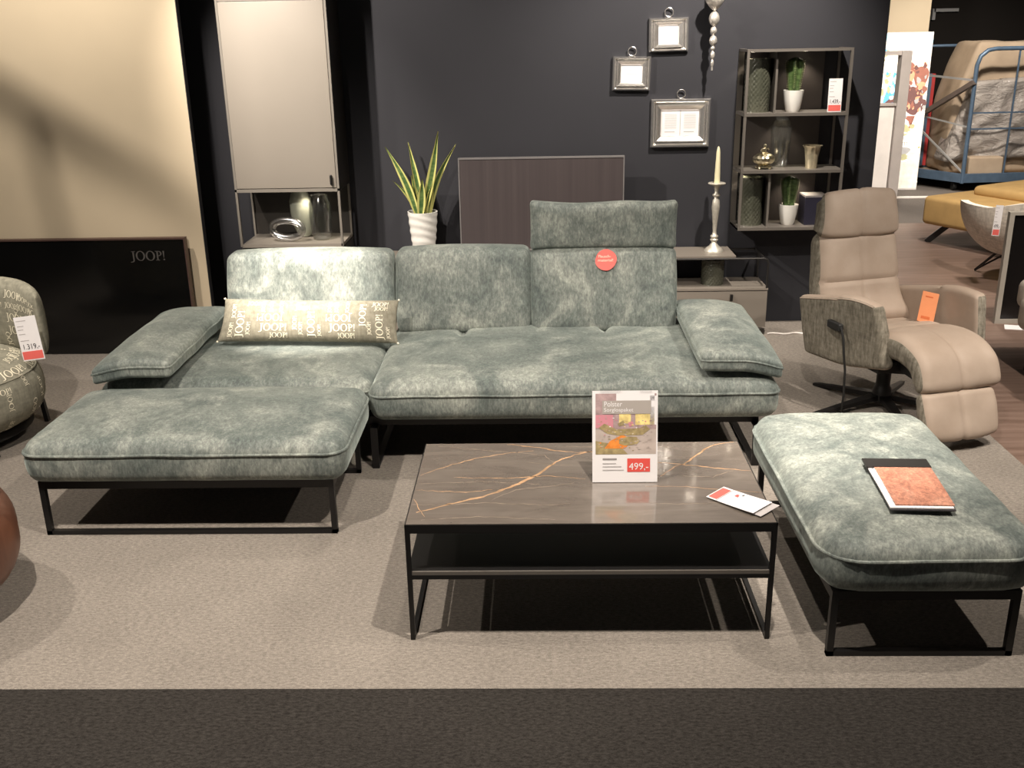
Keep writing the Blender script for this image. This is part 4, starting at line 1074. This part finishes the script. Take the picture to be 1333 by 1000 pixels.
# ------------------------------------------------------------------ frames on the wall
def picture(cx, cz, w, h, iw, ih, label, tilt=0, spread=False):
    t = thing('picture_frame', label, 'picture frame', (cx, 6.60, cz), 0, 'silver frames on the dark wall'); yw = 6.616
    Q = Matrix.Translation((cx, 0, cz)) @ Matrix.Rotation(tilt, 4, 'Y')
    mb = MB(); steps = [(1.0, 1.0, 0.0), (1.0, 1.0, .020), (.93, .90, .030), (.84, .80, .024), (.80, .74, .030)]
    rings = []
    k1 = iw/w; k2 = ih/h
    def ringpt(f): # f 0..1 outer->inner
        return (w/2*(1-f)+iw/2*f, h/2*(1-f)+ih/2*f)
    spec = [(0,0),(0,.016),(.10,.026),(.22,.026),(.34,.014),(.46,.012),(.60,.026),(.78,.018),(.9,.014),(1.0,.006)]
    vv = []
    for f, d in spec:
        a, c = ringpt(f)
        for sx, sz in ((-1,-1),(1,-1),(1,1),(-1,1)): vv.append((sx*a, yw-d, sz*c))
    ff = []
    for i in range(len(spec)-1):
        for j in range(4): ff.append((i*4+j, i*4+(j+1)%4, (i+1)*4+(j+1)%4, (i+1)*4+j))
    mb.add(vv, ff, 0, Q); mb.build('frame', 'silver', t, angle=20)
    mb = MB(); mb.box(-iw/2, iw/2, yw-.0055, yw-.0035, -ih/2, ih/2, 0, Q)
    if spread:
        mb.box(-.002, .002, yw-.0062, yw-.0055, -ih/2, ih/2, 1, Q)
        for x0, x1 in ((-iw*.42, -iw*.10), (iw*.10, iw*.42)):
            for k in range(11): mb.box(x0, x1, yw-.0062, yw-.0055, ih*.34-k*ih*.055, ih*.34-k*ih*.055+.0022, 1, Q)
            mb.box(x0, x1-.01, yw-.0062, yw-.0055, -ih*.36, -ih*.33, 1, Q)
    else: 
        for k in range(5): mb.box(-iw*.3, iw*.3, yw-.0062, yw-.0055, ih*.2-k*ih*.12, ih*.2-k*ih*.12+.0018, 1, Q)
    mb.build('print', ['paper', 'paper_grey'], t, smooth=False)
    mb = MB(); pts = [tuple(Q @ Vector((.026*math.cos(2*PI*k/24), yw-.012, h/2+.030+.026*math.sin(2*PI*k/24)))) for k in range(24)]; mb.tube(pts, .0035, 8, True); mb.build('hanging_ring', 'silver', t)
picture(.827, 1.852, .245, .200, .115, .105, 'small silver picture frame, topmost of the three on the wall', R(-1))
picture(.602, 1.625, .238, .205, .125, .100, 'small silver picture frame, leftmost and middle height of the three', R(1))
picture(.918, 1.318, .375, .300, .235, .155, 'large silver picture frame showing two printed pages, lowest of the three', R(0), True)
# silver wall finial
fn_ = thing('wall_finial', 'hanging silver spindle ornament tapering in beads on the dark wall', 'wall ornament', (1.085, 6.50, 1.64))
mb = MB(); z = 1.640; pr = [(0,z)]
for r_, h_ in ((.006,.020),(.010,.045),(.014,.050),(.013,.028),(.024,.062),(.020,.052),(.032,.085)):
    for k in range(1, 9): 
        a = PI*k/8; pr.append((max(.0055, r_*math.sin(a)), z+h_*(1-math.cos(a))/2))
    z += h_
pr += [(.012,z+.006),(.026,z+.018),(.052,z+.05),(.062,z+.075),(.058,z+.085),(.02,z+.09),(.015,z+.2),(0,z+.205)]
mb.lathe(pr, 32, (1.085,6.50,0)); mb.build('spindle', 'silver_rough', fn_, angle=70)
mb = MB(); mb.bar((1.085,6.50,z+.14),(1.085,6.618,z+.14),.012,.012); mb.box(1.06,1.11,6.612,6.619,z+.10,z+.2); mb.build('wall_bracket', 'silver_rough', fn_, smooth=False)

# ------------------------------------------------------------------ distance, right
# white display partition
pa = thing('partition', 'white half-height partition with an open grey frame above, right of the dark wall', 'partition', (3.5, 10.8, 0))
mb = MB(); mb.box(3.05, 3.69, 10.78, 10.82, 0, 1.09); mb.build('panel', 'white_panel', pa, smooth=False)
mb = MB(); mb.box(3.70, 3.80, 10.74, 10.86, 0, 1.625); mb.box(3.05, 3.70, 10.76, 10.84, 1.585, 1.625); mb.box(3.02, 3.08, 10.76, 10.84, 0, 1.62); mb.box(3.08, 3.70, 10.76, 10.84, 1.09, 1.115)
mb.build('frame', plain('grey_partition_frame', (.42,.38,.36), .5), pa, smooth=False)
# backlit poster
po = thing('backlit_poster', 'bright backlit poster of two people under a blue sky, beside the trolley', 'poster', (4.27, 12.25, 0))
mb = MB(); mb.box(3.98, 4.552, 12.25, 12.33, 0, 1.79); mb.build('housing', 'white_panel', po, smooth=False)
mb = MB(); y0 = 12.2495
def pr_(poly, mi, d=0): 
    n = len(poly); mb.add([(x, y0-.0004*d, z) for x, z in poly], [tuple(range(n))], mi)
def blob(cx, cz, rx, rz_, mi, d, n=18, wob=.12, ph=0):
    pr_([(cx+rx*(1+wob*math.sin(3*t+ph))*math.cos(t), cz+rz_*(1+wob*math.cos(2*t+ph))*math.sin(t)) for t in [2*PI*k/n for k in range(n)]], mi, d)
pr_([(3.99,.02),(4.545,.02),(4.545,1.78),(3.99,1.78)], 0, 0)
pr_([(3.99,1.70),(4.2,1.74),(4.35,1.70),(4.545,1.62),(4.545,1.78),(3.99,1.78)], 1, 1)
blob(4.50, 1.68, .05, .07, 1, 2); blob(4.03, 1.52, .05, .10, 6, 3)
pr_([(4.02,.98),(4.17,.98),(4.22,1.30),(4.15,1.36),(4.05,1.05)], 2, 3); pr_([(3.99,.90),(4.16,.90),(4.20,1.12),(4.08,1.02)], 4, 4)
pr_([(3.99,.98),(4.05,1.02),(4.10,1.40),(4.05,1.42),(3.99,1.30)], 0, 5)
blob(4.40, 1.03, .10, .17, 4, 5, ph=1); blob(4.46, 1.30, .085, .13, 5, 5); blob(4.33, 1.37, .075, .09, 5, 6, ph=2)
blob(4.33, 1.30, .052, .085, 3, 7); blob(4.30, 1.34, .035, .05, 0, 8); blob(4.47, 1.20, .05, .05, 3, 7); blob(4.46, 1.05, .04, .035, 3, 8); blob(4.30, 1.17, .05, .06, 3, 8, ph=2)
pr_([(4.30,.86),(4.37,.80),(4.40,.72),(4.36,.70),(4.44,.86)], 5, 6)
blob(4.33, .70, .07, .06, 6, 7, ph=3); blob(4.42, .74, .03, .03, 6, 7)
pr_([(4.10,.02),(4.545,.02),(4.545,.42),(4.3,.50),(4.10,.40)], 7, 1); blob(4.32, .46, .11, .05, 8, 3); blob(4.2,.2,.1,.08,8,3)
rp = random.Random(11)
for k in range(70):
    if k % 3: blob(rp.uniform(4.27,4.53), rp.uniform(.92,1.44), rp.uniform(.010,.030), rp.uniform(.012,.04), rp.choice((3,4,5,5,4,8)), 9+k*.05, 9, .3, rp.uniform(0,6))
    else: blob(rp.uniform(4.0,4.18), rp.uniform(.95,1.62), rp.uniform(.010,.035), rp.uniform(.012,.05), rp.choice((0,0,1,2,6,7)), 9+k*.05, 9, .3, rp.uniform(0,6))
for k in range(24): blob(rp.uniform(4.18,4.52), rp.uniform(.08,.85), rp.uniform(.015,.05), rp.uniform(.012,.04), rp.choice((6,7,7,8,0)), 9+k*.05, 9, .3, rp.uniform(0,6))
place_text(mb, 'Zum', .10, (4.20, y0-.004, .52), (1,0,0), (0,0,1), 8)
mb.build('picture', ['lit_white','lit_sky','lit_blue','lit_skin','lit_dark','lit_brown','lit_green','lit_pale','lit_grey'], po, smooth=False)

# trolley
tr = thing('trolley', 'blue steel cage trolley carrying wrapped furniture in the far right background', 'trolley', (5.2, 12.6, 0))
A0 = Vector((4.99,12.02,0)); A1 = Vector((4.40,12.98,0)); RR = Vector((2.0,.16,0))
mb = MB(); h0, h1 = .10, .20
for p, q_ in ((A0,A1),(A0,A0+RR),(A1,A1+RR)): mb.bar(p+Vector((0,0,.16)), q_+Vector((0,0,.16)), .06, .10)
mb.build('platform_rail', 'blue_metal', tr, smooth=False)
mb = MB(); c_ = [A0,A0+RR,A1+RR,A1]; mb.prism([(p.x,p.y) for p in c_], .14, .165); mb.build('deck', 'cardboard', tr, smooth=False)
mb = MB(); Z = Vector((0,0,1))
zt = 1.50
mb.tube([A0+Z*.1, A0+Z*1.42, A0+Z*1.52+Vector((.03,0,0)), A0+Z*1.585+Vector((.11,.01,0)), A0+Z*1.60+Vector((.20,.012,0)), A0+RR+Z*1.60], .024, 10)
mb.tube([A1+Z*.1, A1+Z*1.62, A1+RR*.5+Z*1.62], .022, 10)
for t in (.24, .5): mb.bar(A0+Vector((RR.x*t,RR.y*t,.2)), A0+Vector((RR.x*t,RR.y*t,1.58)), .016, .016)
for z_ in (.72, .90): mb.bar(A0+Z*z_, A0+RR+Z*z_, .016, .016)
mb.build('side_frame', 'blue_metal', tr)
mb = MB(); K = A0.lerp(A1, .72)
mb.bar(A0+Z*1.26, A1+Z*1.33, .022, .022); mb.bar(A0+Z*.74, A1+Z*.9, .016, .016); mb.bar(A0+Z*.22, K+Z*.78, .018, .018); mb.bar(K+Z*.78, A1+Z*1.0, .018, .018)
mb.bar(K+Z*.2, K+Z*1.3, .05, .03)
mb.build('end_frame', 'steel_bar', tr, smooth=False)
mb = MB(); mb.bar(K+Z*.76+Vector((-.02,-.03,0)), A0+Z*1.24+Vector((-.02,-.03,0)), .06, .05); mb.build('brace', plain('brown_steel', (.14,.11,.095), .5, .3), tr, smooth=False)
for p in (A0.lerp(A1,.1), A0.lerp(A1,.85), A0+RR*.3, A0+RR*.7, A1+RR*.8):
    mb = MB(); cyl = Matrix.Translation((p.x+.03, p.y+.06, .055)) @ Matrix.Rotation(R(90), 4, 'Y'); mb.lathe([(0,-.02),(.052,-.02),(.055,-.012),(.055,.012),(.052,.02),(0,.02)], 20, mat=cyl); mb.build('wheel', 'rubber', tr)
mb = MB(); p = A1+Vector((.34,-.06,0)); mb.box(p.x, p.x+.10, p.y, p.y+.1, .2, 1.30, 0); mb.box(p.x+.10, p.x+.14, p.y, p.y+.1, .2, 1.30, 1)
tag(mb.build('strap_bundle', ['blue_metal','red_paint'], smooth=False, origin=(p.x,p.y,.165)), 'blue and red upright bundle at the rear of the cage trolley', 'bundle')
# the load
ld = thing('wrapped_furniture', 'tall cardboard-wrapped furniture under creased plastic film on the trolley', 'package', (5.4, 12.6, .165))
mb = MB()
def fn(P):
    w = P.z/.72; u = P.x/.62
    x = P.x + (.22*max(0, w)**1.3*(u < 0))*(-u) ; z = P.z + .03*noise.noise(Vector((P.x*3,P.y*3,1)))
    return (x + .015*noise.noise(P*4), P.y + .03*noise.noise(P*3), z)
mb.rbox(5.50, 12.68, .92, .60, .34, .75, .06, 16, 8, 18, fn); mb.build('cardboard', 'cardboard', ld)
mb = MB()
def fn(P):
    w = P.z/.36
    x = P.x + (.10*w*(P.x < 0)); y = P.y - .02 + .05*noise.noise(Vector((P.x*2.5+P.z*3, P.z*5-P.x*4, 2))); 
    return (x, y, P.z - .16*(P.x/.38)*(-1)*(w < 0)*0 + .05*P.x)
mb.rbox(5.40, 12.44, .80, .45, .18, .46, .05, 30, 4, 30, fn); mb.build('plastic_film', 'film', ld)
mb = MB(); mb.rbox(5.28, 12.22, .28, .20, .12, .11, .02, 4, 4, 3); tag(mb.build('carton', 'cardboard', origin=(5.28,12.22,.165)), 'small brown carton low on the cage trolley', 'carton')
mb = MB(); mb.box(5.30, 5.62, 14.34, 14.40, 2.02, 2.06); mb.box(5.28,5.32,14.34,14.40,1.92,2.06); tag(mb.build('wall_bracket', 'steel_bar', smooth=False, origin=(5.45,14.4,2.0)), 'pale metal bracket high on the far dark wall', 'bracket')

# mustard bench
mu = thing('daybed', 'mustard yellow daybed with loose seat cushion on black angled legs', 'daybed', (3.86, 9.30, 0), R(-62), world=False)
# local x runs along the visible side towards the camera's right
MU = Matrix.Rotation(R(0), 4, 'Z')
mb = MB(); mb.rbox(.50, .95, .30, .56, 1.35, .125, .04, 8, 12, 4); mb.build('base', 'mustard', mu)
mb = MB(); mb.rbox(.62, 1.05, .455, .50, 1.05, .05, .045, 12, 14, 3, lambda P: (P.x, P.y, P.z+(.04*(1-(P.x/.5)**2)*(1-(P.y/1.05)**2) if P.z > 0 else 0))); mb.build('seat_cushion', 'mustard', mu)
for x, y, dx, dy in ((.10,-.2,-.14,-.12),(.95,-.2,.12,-.12),(.10,2.1,-.14,.12)):
    mb = MB(); mb.bar((x,y,.18),(x+dx,y+dy,0),.03,.05); mb.build('leg', 'black_metal', mu, smooth=False)
# patterned black and gold item on it
mb = MB(); vz = [(0,0),(.05,0),(.075,.05),(.085,.12),(.07,.18),(.04,.21),(.035,.24),(0,.24)]
mb.lathe(vz, 24, (4.80, 9.85, .506))
vm, nt, b = nmat('black_gold_pattern'); f = noise_n(nt, coords(nt), 14, 2); lk(nt, ramp(nt, f, [(.5,(.012,.010,.010)),(.54,(.42,.26,.10))]), b.inputs['Base Color'])
tag(mb.build('patterned_vase', vm, origin=(4.80,9.85,.506)), 'black and gold patterned vase on the mustard daybed', 'vase')

# beige barrel chair seen from behind
bc = thing('barrel_chair', 'beige barrel chair seen from behind with thin black wire legs', 'chair', (3.82, 7.72, 0))
mb = MB(); n1, n2 = 48, 16; vv = []; ff = []
def shell(u, v, off):
    a = R(165)+u*R(235); r_ = .20 + .31*math.sin(v*PI/2)**.8 + off
    zt = .60 + .13*max(0, math.cos(a+R(60))); z = .20 + (zt-.20)*(1-math.cos(v*PI/2))**.8
    return (3.82+r_*1.12*math.cos(a), 7.72+r_*math.sin(a), z)
for off in (0, -.05):
    vv += [shell(i/n1, j/n2, off*min(1, j/n2*2)) for j in range(n2+1) for i in range(n1+1)]
s_ = (n1+1); m_ = (n2+1)*s_
for j in range(n2):
    for i in range(n1): a = j*s_+i; ff += [(a,a+1,a+s_+1,a+s_),(m_+a,m_+a+s_,m_+a+s_+1,m_+a+1)]
for i in range(n1): a = n2*s_+i; ff.append((a,a+1,m_+a+1,m_+a)); ff.append((i, m_+i, m_+i+1, i+1))
for j in range(n2): a = j*s_; ff += [(a,a+s_,m_+a+s_,m_+a),(a+n1,m_+a+n1,m_+a+s_+n1,a+s_+n1)]
mb.add(vv, ff); mb.build('shell', 'beige_textile', bc)
mb = MB(); mb.lathe([(0,.19),(.22,.19),(.36,.30),(.38,.40),(.36,.44),(0,.45)], 36, (3.82,7.72,0)); mb.build('seat', 'beige_textile', bc)
for a in (225, 315, 45, 135):
    d = Vector((math.cos(R(a)), math.sin(R(a)), 0)); mb = MB(); foot = Vector((3.82,7.72,0))+d*.42 + Z*.008
    mb.bar(Vector((3.82,7.72,.20))+d*.16, foot, .014, .014); mb.bar(Vector((3.82,7.72,.22))+d*.20+Vector((-d.y,d.x,0))*.14, foot, .014, .014); mb.build('leg', 'black_metal', bc, smooth=False)
price_card('price_tag', (3.31, 7.28, .43), R(-4), R(2), R(-12), .05, .22, 'white and red price tag hanging on the beige barrel chair', '499,-')

# black panel with pale metal frame
mp = thing('standing_mirror', 'dark mirror panel in a pale metal frame standing at the right edge', 'mirror', (3.4, 6.50, 0))
mb = MB(); mb.box(3.06, 3.85, 6.50, 6.515, .03, .72); mb.build('panel', 'mirror_black', mp, smooth=False)
mb = MB(); mb.box(3.028, 3.06, 6.49, 6.525, 0, .74); mb.box(3.85, 3.88, 6.49, 6.525, 0, .74); mb.box(3.06, 3.85, 6.49, 6.525, .72, .74); mb.box(3.06, 3.85, 6.49, 6.525, .0, .03); mb.build('frame', plain('pale_metal', (.33,.30,.26), .45, .0), mp, smooth=False)
mb = MB(); mb.prism([(3.04,6.36),(3.16,6.33),(3.22,6.42),(3.08,6.46)], .0005, .003); tag(mb.build('paper_slip', 'paper', smooth=False, origin=(3.12,6.4,0)), 'white paper slip on the floor before the dark mirror panel', 'paper')
# cream armchair at the right edge
ca = thing('upholstered_armchair', 'cream upholstered armchair with dark wooden legs cut off by the right edge', 'armchair', (3.13, 5.24, 0))
mb = MB(); mb.rbox(3.06, 5.24, .345, .35, .34, .105, .06, 8, 8, 4); mb.build('seat', 'beige_seat', ca)
mb = MB(); mb.rbox(3.06, 4.91, .44, .34, .07, .085, .05, 8, 4, 3); mb.build('armrest', 'beige_seat', ca)
mb = MB(); mb.rbox(3.06, 5.57, .44, .34, .07, .085, .05, 8, 4, 3); mb.build('armrest', 'beige_seat', ca)
mb = MB(); mb.rbox(3.44, 5.24, .52, .08, .36, .28, .06, 4, 8, 6); mb.build('backrest', 'beige_seat', ca)
for x, y in ((2.80,4.94),(3.46,4.94),(2.80,5.54),(3.46,5.54)):
    mb = MB(); mb.tube([(x+(.03 if x < 3 else -.03), y, .25), (x-.0, y, 0)], [.022, .012], 10); mb.build('leg', 'dark_wood', ca)

LW = Vector((-2.6,4.7,3.1))
def toward(x, z, t): return LW.lerp(Vector((x, 6.12, z)), t)
mb = MB(); mb.bar(toward(-3.45, 1.75, .30), toward(-1.6, .55, .30), .028, .028); mb.bar(toward(-3.02, 1.48, .305), toward(-2.92, .4, .305), .018, .018)
mb.bar(toward(-3.45, 1.75, .30), toward(-3.45, 1.75, .30)*1.0 + Vector((0,0,.62)), .012, .012); mb.bar(toward(-1.6, .55, .30), toward(-1.6, .55, .30)+Vector((0,0,.9)), .012, .012)
struct(mb.build('shadow_rail', 'black_metal', smooth=False))  # unseen rail, added to cast the diagonal shadows on the cream wall
# ------------------------------------------------------------------ lights
def spot(loc, target, e, size, blend=.5, rad=.04, col=(1,.905,.79), fixture=True):
    L = bpy.data.lights.new('overhead_spot', 'SPOT'); L.energy = e; L.spot_size = R(size); L.spot_blend = blend; L.shadow_soft_size = rad; L.color = col
    o = bpy.data.objects.new('overhead_spot', L); C.objects.link(o); o.location = loc
    d = Vector(target)-Vector(loc); o.rotation_euler = d.to_track_quat('-Z', 'Y').to_euler(); return o
WARM = (1,.86,.69)
HL = 3.1
spot((.50,2.30,HL), (.2,3.1,.0), 175, 95, .6, .03)            # above the table, right
spot((-1.6,2.2,HL), (-1.3,3.7,.3), 190, 90, .6, .03)          # front left
spot((-3.3,3.3,HL), (-1.8,3.6,.2), 90, 85, .6, .03)           # far left
spot((2.6,3.0,HL), (1.2,3.3,.3), 80, 80, .6, .03)             # right
spot((1.0,4.1,HL), (1.10,3.58,.4), 400, 30, 1, .03)           # onto right ottoman
spot((-1.3,3.7,HL), (-1.2,4.96,.70), 760, 21, .85, .03)        # onto left backrest
spot((-.1,4.75,HL), (.1,4.6,.4), 75, 80, .8, .03)              # sofa centre
spot((2.4,3.4,HL), (1.85,4.85,.5), 150, 55, .6, .03)          # recliner
spot((-2.6,4.7,HL), (-2.9,6.1,1.2), 110, 100, .7, .05)        # cream wall
spot((-1.95,4.6,HL), (-1.55,6.4,1.4), 120, 40, .8, .04)       # cabinet
spot((1.3,5.45,HL), (1.0,6.6,1.5), 190, 85, .8, .03)          # frames
spot((-2.05,4.8,HL), (-.5,6.6,1.25), 230, 70, .8, .03)           # wall over the tv
spot((3.2,8.0,HL), (3.3,8.8,0), 190, 110, .8, .1)             # hall
spot((3.0,5.3,HL), (3.7,7.4,.3), 230, 60, .8, .1)             # hall front, added to brighten the barrel chair
spot((4.6,10.2,HL), (5.1,12.5,.8), 260, 80, .8, .1)           # trolley
spot((3.6,11.5,HL), (4.2,13.0,2.2), 35, 80, .8, .1)
spot((3.0,8.8,HL), (3.5,10.8,.7), 230, 60, .8, .1)  # added to whiten the partition, no known lamp
spot((3.7,3.9,HL), (3.0,5.2,.4), 180, 50, .8, .06)  # extra light put in for the cream armchair, no known lamp
w = bpy.data.worlds.new('world'); bpy.context.scene.world = w; w.use_nodes = True
w.node_tree.nodes['Background'].inputs[0].default_value = (1,.92,.84,1); w.node_tree.nodes['Background'].inputs[1].default_value = .05

# ------------------------------------------------------------------ camera
cam = bpy.data.cameras.new('camera'); co = bpy.data.objects.new('camera', cam); C.objects.link(co)
cam.sensor_width = 36; cam.lens = 1308/1333*36
p_, y_, r_ = R(19.44), R(1.6), R(1.08)
Rt = Vector((1,0,0)); Fw = Vector((0,math.cos(p_),-math.sin(p_))); Up = Vector((0,math.sin(p_),math.cos(p_)))
R2 = Rt*math.cos(r_) - Up*math.sin(r_); U2 = Rt*math.sin(r_) + Up*math.cos(r_); Yw = Matrix.Rotation(y_, 3, 'Z')
R2, U2, F2 = Yw @ R2, Yw @ U2, Yw @ Fw
co.matrix_world = Matrix(((R2.x,U2.x,-F2.x,0),(R2.y,U2.y,-F2.y,0),(R2.z,U2.z,-F2.z,1.9),(0,0,0,1)))
cam.clip_start = .05; cam.clip_end = 60
sc = bpy.context.scene; sc.camera = co
sc.view_settings.view_transform = 'Standard'; sc.view_settings.look = 'None'; sc.view_settings.gamma = 1; sc.view_settings.exposure = 1.0
